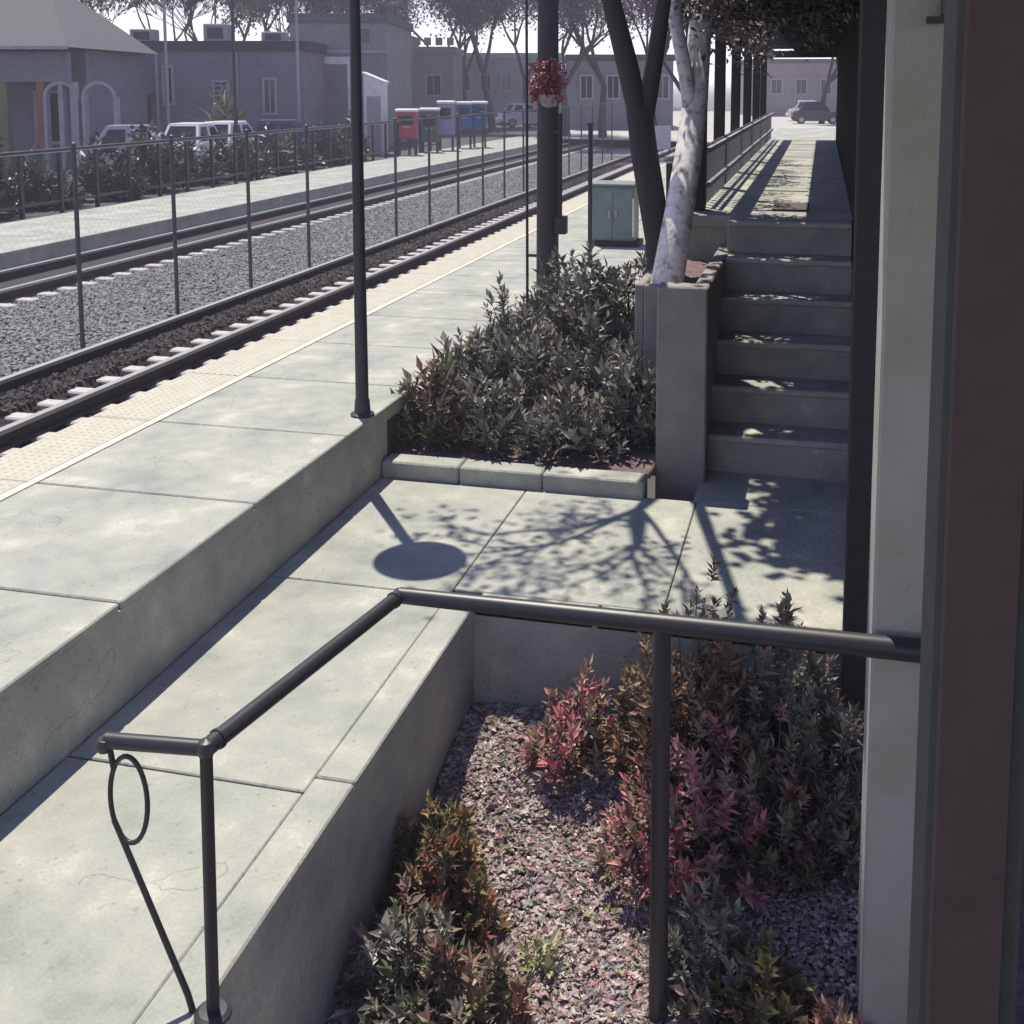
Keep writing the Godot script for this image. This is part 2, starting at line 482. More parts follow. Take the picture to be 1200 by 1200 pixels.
func window(parent: Node3D, ctr: Vector3, w: float, h: float, frame: Material) -> void:    # in a wall that faces +z
	var f := MB.new()
	f.box(Vector3(-w / 2, 0, 0), Vector3(0.1, h + 0.1, 0.16)); f.box(Vector3(w / 2, 0, 0), Vector3(0.1, h + 0.1, 0.16))
	f.box(Vector3(0, h / 2, 0.003), Vector3(w - 0.1, 0.1, 0.16)); f.box(Vector3(0, -h / 2, 0.003), Vector3(w - 0.1, 0.1, 0.2))
	f.box(Vector3(0, 0, 0), Vector3(0.05, h - 0.1, 0.08))
	var o := obj("window", f, frame, parent, ctr)
	bx("pane", Vector3(0, 0, -0.02), Vector3(w - 0.1, h - 0.1, 0.06), M.glass, o)

func fog_setup(e: Environment) -> void:
	e.fog_enabled = true
	e.fog_mode = Environment.FOG_MODE_EXPONENTIAL
	e.fog_density = 0.0026
	e.fog_light_color = Color(0.84, 0.84, 0.9)

# ================================================================ the place
func _ready() -> void:
	# camera
	var cam := Camera3D.new()
	cam.name = "camera"
	cam.projection = Camera3D.PROJECTION_FRUSTUM
	cam.near = 0.05
	cam.far = 600.0
	cam.size = 0.05 * 1200.0 / 1320.0
	cam.frustum_offset = Vector2(-50.0 / 1320.0 * 0.05, -355.0 / 1320.0 * 0.05)
	add_child(cam)
	cam.position = Vector3(0, 3.0, 0)
	cam.rotation = Vector3(deg_to_rad(-6.269), deg_to_rad(13.344), 0)
	cam.current = true
	# sky
	var we := WorldEnvironment.new()
	we.name = "world_environment"
	var env := Environment.new()
	env.background_mode = Environment.BG_SKY
	var sm := ProceduralSkyMaterial.new()
	sm.sky_top_color = Color(0.385, 0.445, 0.635)
	sm.sky_horizon_color = Color(1.0, 1.0, 1.0)
	sm.sky_curve = 0.11
	sm.ground_bottom_color = Color(0.35, 0.34, 0.33)
	sm.ground_horizon_color = Color(0.6, 0.6, 0.6)
	sm.sun_angle_max = 8.0
	var sky := Sky.new()
	sky.sky_material = sm
	env.sky = sky
	env.background_energy_multiplier = 1.4
	env.tonemap_mode = Environment.TONE_MAPPER_LINEAR
	env.tonemap_exposure = 1.27
	env.sdfgi_enabled = true
	env.ssao_enabled = true
	env.ssil_enabled = true
	fog_setup(env)
	we.environment = env
	add_child(we)
	# sun: ahead of the camera and to its left, high
	var sun := DirectionalLight3D.new()
	sun.name = "sun"
	sun.light_energy = 1.55
	sun.light_color = Color(1.0, 0.965, 0.895)
	sun.light_angular_distance = 0.5
	sun.shadow_enabled = true
	add_child(sun)
	sun.look_at_from_position(Vector3(-22.06, 92.72, -30.27), Vector3.ZERO, Vector3.UP)

	make_materials()
	M.tail = mat(Color(0.25, 0.02, 0.02), 0.3)
	ground_and_platforms()
	tracks_and_fences()
	walk_and_stairs()
	station_house()
	pergola()
	railing()
	lamps_and_poles()
	background()
	big_trees()
	back_planter()
	front_planter()

func rect_sheet(mb: MB, x0: float, x1: float, z0: float, z1: float, y: float) -> void:
	mb.poly([Vector3(x0, y, z0), Vector3(x1, y, z0), Vector3(x1, y, z1), Vector3(x0, y, z1)], Vector3.UP)

func ground_and_platforms() -> void:
	var g := MB.new()                                               # ground to the horizon, left open where the sunk planters are
	rect_sheet(g, -130, 110, -140, -12.2, 0.1)
	rect_sheet(g, -130, -3.3, -12.2, 40, 0.1)
	rect_sheet(g, 6.0, 110, -12.2, 40, 0.1)
	rect_sheet(g, -3.3, 6.0, 3.0, 40, 0.1)
	tag(obj("ground", g, M.ground), "", "", "", "structure")
	# near platform
	var p := setting("platform")
	bx("platform_core", Vector3(-4.245, -0.07, -16.5), Vector3(1.99, 1.12, 39.0), M.joint, p)
	bx("retaining_wall", Vector3(-3.245, -0.075, -2.85), Vector3(0.012, 1.11, 10.3), M.wall_concrete, p)
	var z := 2.1
	while z > -35.5:
		bx("slab", Vector3(-3.99, 0.46, z - 0.665), Vector3(1.5, 0.12, 1.318), M.platform, p, 0.008)
		z -= 1.335
	z = -11.9
	while z > -35.5:
		bx("slab", Vector3(-2.22, 0.458, z - 0.665), Vector3(2.02, 0.12, 1.318), M.platform, p, 0.008)
		z -= 1.335
	bx("platform_core", Vector3(-2.22, 0.15, -23.9), Vector3(2.05, 0.6, 24.1), M.joint, p)
	z = 2.1
	while z > -35.5:
		bx("line_block", Vector3(-4.78, 0.46, z - 0.665), Vector3(0.065, 0.124, 1.33), M.paint, p)
		bx("tactile_tile", Vector3(-5.063, 0.462, z - 0.665), Vector3(0.485, 0.12, 1.325), M.tactile, p, 0.006)
		z -= 1.335
	bx("edge_face", Vector3(-5.28, -0.02, -16.5), Vector3(0.04, 0.84, 39.0), M.wall_concrete, p)
	var dome := MB.new()
	dome.lathe([[0.014, 0.0], [0.01, 0.004], [0.0, 0.004]], Vector3.ZERO, 6)
	var mm := MultiMesh.new()
	mm.transform_format = MultiMesh.TRANSFORM_3D
	mm.mesh = dome.mesh()
	var spots := []
	for i in 330:
		for k in 7:
			spots.append(Vector3(-5.26 + k * 0.066, 0.522, 1.9 - i * 0.066))
	mm.instance_count = spots.size()
	for i in spots.size(): mm.set_instance_transform(i, Transform3D(Basis(), spots[i]))
	var mi := MultiMeshInstance3D.new()
	mi.multimesh = mm
	mi.material_override = M.tactile
	mi.name = "tactile_dome"
	mi.set_meta("kind", "stuff")
	p.add_child(mi)
	# far platform, sunlit
	var f := setting("far_platform")
	bx("platform_core", Vector3(-13.2, 0.15, -22.0), Vector3(2.6, 0.66, 60.0), M.wall_concrete, f)
	z = 8.0
	while z > -52.0:
		bx("slab", Vector3(-13.2, 0.47, z - 1.2), Vector3(2.62, 0.08, 2.39), M.platform, f, 0.01)
		z -= 2.4
	# car park and street
	var lot := MB.new()
	rect_sheet(lot, -120, -14.55, -130, 40, 0.47)
	tag(obj("parking_lot", lot, M.asphalt), "", "", "", "structure")
	var rd := MB.new()
	rd.poly([Vector3(-14.5, 0.5, -52.2), Vector3(60, 0.5, -36.2), Vector3(60, 0.5, -110), Vector3(-14.5, 0.5, -110)], Vector3.UP)
	tag(obj("road", rd, M.road), "", "", "", "structure")

func stone_mesh(sd: int) -> ArrayMesh:
	var r := RandomNumberGenerator.new()
	r.seed = sd
	var mb := MB.new()
	var d := []
	for q in [Vector3.RIGHT, Vector3.LEFT, Vector3.UP, Vector3.DOWN, Vector3.BACK, Vector3.FORWARD]:
		d.append(q * r.randf_range(0.65, 1.1) + Vector3(r.randf_range(-0.3, 0.3), r.randf_range(-0.3, 0.3), r.randf_range(-0.3, 0.3)))
	for a in [0, 1]:
		for b in [2, 3]:
			for c in [4, 5]:
				mb.poly([d[a], d[b], d[c]], d[a] + d[b] + d[c])
	return mb.mesh()

func scatter(called: String, mesh: Mesh, m: Material, count: int, spread: Callable, size: Vector2, flat: float, pal: Array, sd: int, parent: Node = self) -> MultiMeshInstance3D:
	var r := RandomNumberGenerator.new()
	r.seed = sd
	var mm := MultiMesh.new()
	mm.transform_format = MultiMesh.TRANSFORM_3D
	mm.use_colors = true
	mm.mesh = mesh
	mm.instance_count = count
	for i in count:
		var p: Vector3 = spread.call(r)
		var s := r.randf_range(size.x, size.y)
		var b := Basis.from_euler(Vector3(r.randf_range(-0.5, 0.5), r.randf() * TAU, r.randf_range(-0.5, 0.5)))
		b = b.scaled(Vector3(s, s * flat, s))
		mm.set_instance_transform(i, Transform3D(b, p))
		mm.set_instance_color(i, pick(pal, r))
	var mi := MultiMeshInstance3D.new()
	mi.multimesh = mm
	mi.material_override = m
	mi.name = numbered(called) if parent == self else called
	mi.set_meta("kind", "stuff")
	parent.add_child(mi)
	return mi

func track(called: String, label: String, x: float, pale: bool) -> void:
	var t := thing(called, label, "railway track", Vector3(x, 0, 0))
	var prof := [Vector2(-0.035, 0.335), Vector2(0.035, 0.335), Vector2(0.035, 0.3), Vector2(-0.035, 0.3)]
	for s in [-1, 1]:
		var a := MB.new()
		var head := []
		for q in prof: head.append(q + Vector2(s * 0.53, 0))
		a.prism(head, 8.0, -62.0)
		var rail := obj("rail", a, M.steel, t)
		var w := MB.new()
		w.box(Vector3(s * 0.53, 0.25, -27), Vector3(0.024, 0.1, 70.0))
		w.box(Vector3(s * 0.53, 0.19, -27), Vector3(0.12, 0.025, 70.0))
		obj("rail_web", w, M.rail_side, rail)
	var z := 7.0
	var k := 0
	while z > -60.0:
		bx("sleeper", Vector3(0, 0.1, z), Vector3(1.7, 0.16, 0.17), M.sleeper, t, 0.015)
		z -= 0.42
		k += 1

func tracks_and_fences() -> void:
	track("railway_track", "railway track of steel rails on pale sleepers along the near platform edge", -6.7, true)
	track("railway_track", "railway track running beside the white sunlit far platform", -10.95, false)
	var bed := MB.new()
	rect_sheet(bed, -11.9, -5.3, -62, 10, 0.125)
	tag(obj("track_bed", bed, M.gravel), "", "", "", "structure")
	var oily := MB.new()
	rect_sheet(oily, -7.18, -5.3, -62, 10, 0.131)
	tag(obj("oily_track_bed", oily, M.dark_gravel), "", "", "", "structure")
	for x in [-6.97, -10.95]:                                       # dark fouled ballast heaped between the rails
		var d := MB.new()
		var w := 0.2 if x > -8 else 0.4
		d.poly([Vector3(x - w, 0.2, 10), Vector3(x + w, 0.2, 10), Vector3(x + w, 0.2, -62), Vector3(x - w, 0.2, -62)], Vector3.UP)
		d.poly([Vector3(x - w, 0.2, 10), Vector3(x - w - 0.06, 0.12, 10), Vector3(x - w - 0.06, 0.12, -62), Vector3(x - w, 0.2, -62)], Vector3(-1, 1, 0))
		d.poly([Vector3(x + w, 0.2, 10), Vector3(x + w + 0.06, 0.12, 10), Vector3(x + w + 0.06, 0.12, -62), Vector3(x + w, 0.2, -62)], Vector3(1, 1, 0))
		tag(obj("dark_ballast", d, M.dark_gravel), "", "", "", "structure")
	var greys := [Color(0.22, 0.23, 0.235), Color(0.2, 0.205, 0.21), Color(0.25, 0.255, 0.26), Color(0.23, 0.23, 0.225), Color(0.21, 0.215, 0.22), Color(0.26, 0.24, 0.22)]
	var sp := func(r: RandomNumberGenerator) -> Vector3:
		return Vector3(r.randf_range(-10.35, -7.3), 0.13 + r.randf() * 0.03, -3.0 - 42.0 * pow(r.randf(), 1.35))
	tag(scatter("ballast", stone_mesh(3), M.stone, 95000, sp, Vector2(0.02, 0.045), 0.7, greys, 41), "loose grey ballast stones between the two tracks", "ballast", "", "stuff")
	var sp2 := func(r: RandomNumberGenerator) -> Vector3:
		return Vector3(-6.97 + r.randf_range(-0.23, 0.2), 0.2 + r.randf() * 0.015, -3.0 - 36.0 * pow(r.randf(), 1.3))
	var browns := [Color(0.05, 0.042, 0.042), Color(0.035, 0.03, 0.032), Color(0.08, 0.065, 0.06)]
	tag(scatter("dark_ballast_stones", stone_mesh(4), M.stone, 12000, sp2, Vector2(0.022, 0.045), 0.7, browns, 43), "dark oily ballast stones heaped between rails by the near platform", "ballast", "", "stuff")
	var sp3 := func(r: RandomNumberGenerator) -> Vector3:
		return Vector3(r.randf_range(-6.75, -5.35), 0.12 + r.randf() * 0.02, -3.0 - 36.0 * pow(r.randf(), 1.3))
	tag(scatter("ballast_shoulder", stone_mesh(5), M.stone, 9000, sp3, Vector2(0.022, 0.05), 0.7, browns, 44), "dark ballast stones in the gap below the near platform edge", "ballast", "", "stuff")
	# fence between the tracks
	var f := thing("track_fence", "tall thin chain link fence standing in ballast between the two tracks", "fence", Vector3(-7.8, 0, 0))
	var zs := -3.07
	while zs > -44.0:
		var pm := MB.new()
		pm.tube([Vector3(0, 0.0, 0), Vector3(0, 2.36, 0)], [0.026, 0.026], 8)
		pm.lathe([[0.03, 2.36], [0.026, 2.385], [0.0, 2.4]], Vector3.ZERO, 8)
		obj("post", pm, M.galv, f, Vector3(0, 0, zs))
		zs -= 1.87
	var tr := MB.new()
	tr.tube([Vector3(0, 2.33, -3.0), Vector3(0, 2.33, -44.2)], [0.018, 0.018], 6)
	obj("top_rail", tr, M.galv, f)
	obj("chain_link", chain(-3.0, -44.2, 0.24, 2.33, 0.11, 0.0005), M.galv, f).set_meta("kind", "stuff")
	# fence behind the far platform
	var g := thing("platform_fence", "dark post and rail fence with mesh along the back of far platform", "fence", Vector3(-14.75, 0, 0))
	zs = -8.0
	while zs > -42.0:
		bx("post", Vector3(0, 1.07, zs), Vector3(0.07, 1.22, 0.07), M.dark_metal, g)
		zs -= 1.15
	bx("top_rail", Vector3(0, 1.705, -25.0), Vector3(0.08, 0.05, 34.2), M.trim, g)
	bx("bottom_rail", Vector3(0, 0.7, -25.0), Vector3(0.05, 0.05, 34.2), M.dark_metal, g)
	obj("mesh_infill", chain(-8.0, -42.0, 0.72, 1.68, 0.12, 0.002), M.dark_metal, g).set_meta("kind", "stuff")

func chain(z0: float, z1: float, y0: float, y1: float, pitch: float, r: float) -> MB:
	var mb := MB.new()
	var h := y1 - y0
	var z := z0 + h
	while z > z1:
		for s in [0, 1]:
			var a := Vector3(0, y0, z) if s == 0 else Vector3(0, y1, z)
			var b := Vector3(0, y1, z - h) if s == 0 else Vector3(0, y0, z - h)
			var t0 := clampf((z - z0) / h, 0.0, 1.0)
			var t1 := clampf((z - z1) / h, 0.0, 1.0)
			if t1 > t0:
				mb.tube([a.lerp(b, t0), a.lerp(b, t1)], [r, r], 3, false)
		z -= pitch
	return mb

func walk_and_stairs() -> void:
	var w := setting("walkway")
	bx("walk_core", Vector3(-2.57, -0.37, -2.9), Vector3(1.33, 0.69, 9.9), M.joint, w)
	bx("side_wall", Vector3(-1.905, -0.57, -1.93), Vector3(0.012, 1.09, 8.05), M.wall_concrete, w)
	var zz := [2.0, -0.2, -2.17, -4.14, -6.06, -7.85]
	for i in zz.size() - 1:
		var a: float = zz[i]; var b: float = zz[i + 1]
		bx("slab", Vector3(-2.66, -0.03, (a + b) / 2), Vector3(1.15, 0.06, a - b - 0.014), M.concrete, w, 0.006)
		if i < 4:
			var c := b if i < 3 else -5.95
			var off := -0.11 if i < 3 else 0.0
			var c0 := a - (0.11 if i > 0 else 0.0)
			bx("kerb", Vector3(-1.99, -0.029, (c0 + c + off) / 2), Vector3(0.185, 0.062, c0 - c - off - 0.01), M.concrete, w, 0.008)
	var l := setting("landing")
	bx("landing_core", Vector3(-0.79, -0.37, -6.95), Vector3(2.23, 0.69, 1.96), M.joint, l)
	bx("front_wall", Vector3(-0.845, -0.372, -5.966), Vector3(2.11, 0.685, 0.012), M.wall_concrete, l)
	bx("kerb", Vector3(-1.54, -0.028, -6.05), Vector3(0.71, 0.062, 0.18), M.concrete, l, 0.008)
	bx("kerb", Vector3(-0.46, -0.028, -6.05), Vector3(1.43, 0.062, 0.18), M.concrete, l, 0.008)
	bx("slab", Vector3(-1.45, -0.03, -7.03), Vector3(1.255, 0.06, 1.76), M.concrete, l, 0.006)
	bx("slab", Vector3(-0.255, -0.03, -7.03), Vector3(1.12, 0.06, 1.76), M.concrete, l, 0.006)
	bx("slab", Vector3(-0.27, -0.03, -8.27), Vector3(1.15, 0.06, 0.7), M.concrete, l, 0.006)
	bx("landing_core", Vector3(-0.27, -0.37, -8.3), Vector3(1.15, 0.69, 0.72), M.joint, l)
	# low kerb wall of the planter behind the landing
	var k := thing("planter_kerb", "low concrete planter kerb along the back of the landing", "kerb", Vector3(0, 0, 0))
	for s in [[-3.235, -2.62], [-2.61, -1.97], [-1.96, -1.2]]:
		bx("block", Vector3((s[0] + s[1]) / 2, -0.06, -7.965), Vector3(s[1] - s[0], 0.38, 0.2), M.concrete, k, 0.012)
	# stairs
	var st := thing("staircase", "dark concrete staircase with pale nosings rising from landing to covered walk", "stairs", Vector3(-0.275, 0, 0))
	for i in 6:
		var zf := -8.6 - 0.39 * i
		var top := 0.29 * (i + 1)
		var s := bx("step", Vector3(0, top - 0.155, zf - 0.21), Vector3(1.13, 0.29, 0.42), M.stair, st, 0.006)
		bx("nosing", Vector3(0, 0.133, 0.2), Vector3(1.128, 0.05, 0.065), M.nosing, s, 0.012)
	bx("underside", Vector3(0, 0.1, -9.9), Vector3(1.1, 0.3, 2.0), M.stair, st)
	# cheek wall left of the stairs, with a raised bed behind it
	var c := thing("cheek_wall", "tall plain grey stucco wall at the left of the stairs", "wall", Vector3(-1.0, 0, -8.3))
	bx("wall_front", Vector3(0.01, 0.61, -0.11), Vector3(0.38, 1.78, 0.2), M.plaster, c, 0.012)
	bx("wall_side", Vector3(0.12, 0.59, -1.48), Vector3(0.12, 1.74, 2.54), M.plaster, c, 0.012)
	bx("wall_side", Vector3(-0.47, 0.5, -1.75), Vector3(0.08, 1.66, 1.5), M.plaster, c, 0.012)
	bx("wall_side", Vector3(-0.155, 0.5, -0.6), Vector3(0.05, 1.66, 0.78), M.plaster, c, 0.012)
	bx("wall_side", Vector3(-0.3, 0.5, -1.02), Vector3(0.26, 1.66, 0.08), M.plaster, c, 0.012)
	var b := setting("raised_bed")
	bx("bed_soil", Vector3(-1.19, 0.6, -10.15), Vector3(0.5, 1.4, 1.56), M.soil, b)
	bx("bed_soil", Vector3(-1.055, 0.6, -8.94), Vector3(0.23, 1.4, 0.84), M.soil, b)

func station_house() -> void:
	var h := thing("station_house", "grey stucco station house with dark corner post beside the landing", "building", Vector3(0, 0, 0))
	bx("front_wall", Vector3(2.45, 1.6, -6.0), Vector3(4.26, 4.6, 0.2), M.stucco, h)
	bx("side_wall", Vector3(0.42, 1.65, -16.5), Vector3(0.2, 4.7, 20.78), M.darkened_cladding, h)
	for k in 26:
		bx("batten", Vector3(0.31, 2.7, -10.6 - k * 0.62), Vector3(0.024, 2.4, 0.05), M.darkened_cladding, h)
	bx("corner_post", Vector3(0.245, 1.6, -5.92), Vector3(0.145, 4.62, 0.16), M.wood_dark, h, 0.01)
	bx("corner_board", Vector3(0.34, 2.75, -5.885), Vector3(0.045, 2.3, 0.03), M.wood_dark, h)
	bx("roof", Vector3(2.0, 4.12, -16.4), Vector3(5.2, 0.16, 21.6), M.roof_dark, h)
	bx("eave_board", Vector3(-0.62, 4.06, -16.4), Vector3(0.05, 0.26, 21.5), M.wood_dark, h)
	for i in 9:
		bx("rafter_tail", Vector3(-0.15, 3.96, -6.2 - i * 2.4), Vector3(0.9, 0.14, 0.09), M.wood_dark, h)
	var d := bx("door", Vector3(1.5, 1.35, -5.87), Vector3(0.95, 3.4, 0.06), M.post_green, h, 0.01)
	bx("door_panel", Vector3(0, 0.6, 0.035), Vector3(0.7, 1.4, 0.02), M.wood_red, d)
	var pr := thing("stucco_pier", "pale grey stucco pier behind the handrail end beside the thick post", "pier", Vector3(0.43, 0, -4.49))
	bx("shaft", Vector3(0, 1.45, 0), Vector3(0.39, 4.9, 0.38), M.stucco, pr, 0.012)
	var br := bx("light_bracket", Vector3(0.02, 1.72, 0.225), Vector3(0.1, 0.12, 0.07), M.dark_metal, pr, 0.01)
	br.position.y = 3.3
	bx("bracket_arm", Vector3(-0.06, -0.07, 0.02), Vector3(0.08, 0.025, 0.025), M.dark_metal, br)
	# post close to the camera; unseen roof added above to shade it
	var p := thing("porch_post", "thick reddish brown wooden post close to the camera", "post", Vector3(0.232, 0, -1.62), 0.06)
	bx("shaft", Vector3(-0.003, 1.55, 0), Vector3(0.13, 5.1, 0.12), M.post_green, p, 0.008)
	bx("face_board", Vector3(-0.012, 1.55, 0.064), Vector3(0.096, 5.1, 0.014), M.wood_red, p, 0.003)
	bx("footing", Vector3(0, -0.98, 0), Vector3(0.2, 0.1, 0.2), M.wall_concrete, p)
	var r := thing("added_shade_roof", "unseen dark timber roof added above the camera to shade the post", "roof")
	bx("roof_deck", Vector3(1.1, 4.3, -1.6), Vector3(4.2, 0.12, 6.8), M.roof_dark, r)
	for i in 5:
		bx("rafter", Vector3(1.1, 4.17, 1.3 - i * 1.45), Vector3(4.1, 0.14, 0.09), M.wood_dark, r)

func pergola() -> void:
	var fl := setting("covered_walk_floor")
	var z := -10.99
	while z > -27.0:
		bx("paver", Vector3(-0.5, 1.68, z - 0.7), Vector3(1.62, 0.12, 1.385), M.concrete, fl, 0.008)
		z -= 1.4
	bx("floor_core", Vector3(-0.5, 0.85, -19.3), Vector3(1.6, 1.54, 16.5), M.wall_concrete, fl)
	bx("terrace", Vector3(0.3, 1.1, -31.0), Vector3(3.2, 1.26, 7.2), M.concrete, fl)
	var p := thing("covered_walk", "long dark timber covered walk on posts beyond the stairs", "pergola")
	z = -11.45
	var i := 0
	while z > -27.0:
		var w := 0.2 if i == 0 else 0.13
		bx("post", Vector3(-1.24, 2.68, z), Vector3(w, 1.88, w), M.wood_dark, p, 0.012)
		z -= 2.6
		i += 1
	bx("beam", Vector3(-1.24, 3.72, -19.3), Vector3(0.16, 0.2, 16.0), M.wood_dark, p)
	bx("roof_deck", Vector3(-0.13, 3.9, -18.9), Vector3(1.02, 0.07, 17.2), M.wood_dark, p)
	z = -10.5
	while z > -27.3:
		bx("rafter", Vector3(-0.13, 3.81, z), Vector3(1.04, 0.12, 0.08), M.wood_dark, p)
		z -= 0.85
	bx("added_stair_shade", Vector3(-0.32, 4.0, -9.5), Vector3(1.3, 0.07, 2.6), M.wood_dark, p)  # added above the view to cut sun and sky light on the stairs
	for k in 7:
		bx("long_rafter", Vector3(-0.98, 3.84, -12.2 - k * 2.2), Vector3(0.66, 0.1, 0.08), M.wood_dark, p)
	for y in [1.98, 2.34]:
		bx("side_rail", Vector3(-1.13, y, -19.2), Vector3(0.04, 0.05, 15.2), M.trim, p)
	for k in 62:
		bx("picket", Vector3(-1.165, 2.08, -11.7 - k * 0.245), Vector3(0.025, 0.62, 0.04), M.trim, p)
	bx("cross_beam", Vector3(-0.4, 3.72, -11.42), Vector3(1.5, 0.16, 0.12), M.wood_dark, p)
	bx("cross_beam", Vector3(-0.4, 3.72, -27.0), Vector3(1.5, 0.16, 0.12), M.wood_dark, p)
	var vn := thing("climbing_vine", "purplish brown climbing vine hanging over the covered walk front", "vine", Vector3(-1.33, 0.5, -11.2))
	var vs := MB.new()
	var vr := RandomNumberGenerator.new()
	vr.seed = 1205
	vs.tube([Vector3(0, -0.1, 0), Vector3(0.02, 1.5, 0.03), Vector3(0.0, 2.9, 0.06), Vector3(0.3, 3.4, 0.15), Vector3(0.9, 3.46, 0.3), Vector3(1.5, 3.42, 0.2)], [0.035, 0.032, 0.028, 0.024, 0.018, 0.01], 7, false)
	obj("stem", vs, M.trunk, vn)
	var vl := MB.new()
	var vt := []
	for k in 90:
		vt.append([Vector3(vr.randf_range(-0.1, 1.55), 3.35 + vr.randfn() * 0.1 - (vr.randf() * 0.35 if k % 4 == 0 else 0.0), vr.randf_range(-0.5, 0.9)), Vector3.UP])
	for k in 70:
		vt.append([Vector3(vr.randf_range(-0.05, 0.4), 3.4 + vr.randfn() * 0.08 - (vr.randf() * 0.5 if k % 3 == 0 else 0.0), -vr.randf() * 9.0), Vector3.UP])
	leaves_at(vl, vt, 30, 0.11, 0.085, 0.05, [Color(0.11, 0.07, 0.1), Color(0.09, 0.085, 0.06), Color(0.15, 0.1, 0.13), Color(0.16, 0.15, 0.13)], vr)
	obj("foliage", vl, M.leaf, vn)
	var m := bx("doormat", Vector3(-0.3, 1.746, -11.9), Vector3(0.36, 0.012, 0.7), M.wood_red, self, 0.004)
	tag(m, "reddish brown mat lying on the covered walk above stairs", "mat")

func railing() -> void:
	var r := thing("handrail", "dark iron pipe handrail with scroll ring end beside the walkway", "handrail")
	var h := 0.885
	var a := Vector3(-2.215, h, -3.02); var b := Vector3(-1.875, h, -3.055); var c := Vector3(-1.665, h, -4.225); var d := Vector3(0.62, h, -4.24)
	var top := MB.new()
	top.tube([a, b], [0.026, 0.026], 12)
	top.tube([b, c], [0.03, 0.03], 12)
	top.tube([c, d], [0.034, 0.046], 12)
	for q in [b, c]:
		top.lathe([[0.0, -0.034], [0.024, -0.024], [0.034, 0.0], [0.024, 0.024], [0.0, 0.034]], q, 12)
	obj("top_rail", top, M.dark_metal, r)
	var pm := MB.new()
	pm.tube([b, Vector3(-1.85, -0.03, -3.0)], [0.021, 0.021], 10)
	obj("post", pm, M.dark_metal, r)
	var p2 := MB.new()
	p2.tube([Vector3(-0.567, h, -4.232), Vector3(-0.567, -0.92, -4.232)], [0.036, 0.04], 10)
	obj("post", p2, M.dark_metal, r)
	var p3 := MB.new()
	p3.tube([Vector3(0.6, h, -4.24), Vector3(0.6, -0.92, -4.24)], [0.03, 0.03], 10)
	obj("post", p3, M.dark_metal, r)
	for q in [Vector3(-1.85, 0.002, -3.0), Vector3(-0.567, -0.85, -4.232)]:
		var fl := MB.new()
		fl.lathe([[0.06, 0.0], [0.06, 0.012], [0.045, 0.02], [0.0, 0.022]], q, 14)
		obj("base_plate", fl, M.dark_metal, r)
	for q in [[b, c, 0.06], [c, b, 0.05], [c, d, 0.05]]:
		var wd := MB.new()
		var dd: Vector3 = (q[1] - q[0]).normalized()
		wd.tube([q[0] + dd * (q[2] - 0.008), q[0] + dd * (q[2] + 0.004)], [0.0345, 0.0345], 12)
		obj("weld_collar", wd, M.dark_metal, r)
	# end scroll: the bar drops from the rail end, rings round once and runs down to the foot of the post
	var s := MB.new()
	s.lathe([[0.0, -0.03], [0.024, -0.02], [0.03, 0.0], [0.024, 0.02], [0.0, 0.03]], a + Vector3(0, -0.012, 0.004), 12)
	var ctr := a + Vector3(0.075, -0.195, 0.0)
	var ring := []
	var rr := []
	for i in 33:
		var t := TAU * i / 32.0
		ring.append(ctr + Vector3(cos(t) * 0.068, sin(t) * 0.15, 0.0)); rr.append(0.0085)
	s.tube(ring, rr, 8, false)
	var g := ctr + Vector3(-0.058, -0.08, 0.0)
	s.tube([a + Vector3(0.012, -0.02, 0), ctr + Vector3(-0.05, 0.1, 0.001)], [0.01, 0.01], 8)
	s.tube([g, ctr + Vector3(-0.02, -0.165, 0), Vector3(-1.94, 0.06, -3.0), Vector3(-1.92, -0.01, -3.0)], [0.0095, 0.0105, 0.0115, 0.0115], 8)
	obj("scroll", s, M.dark_metal, r)

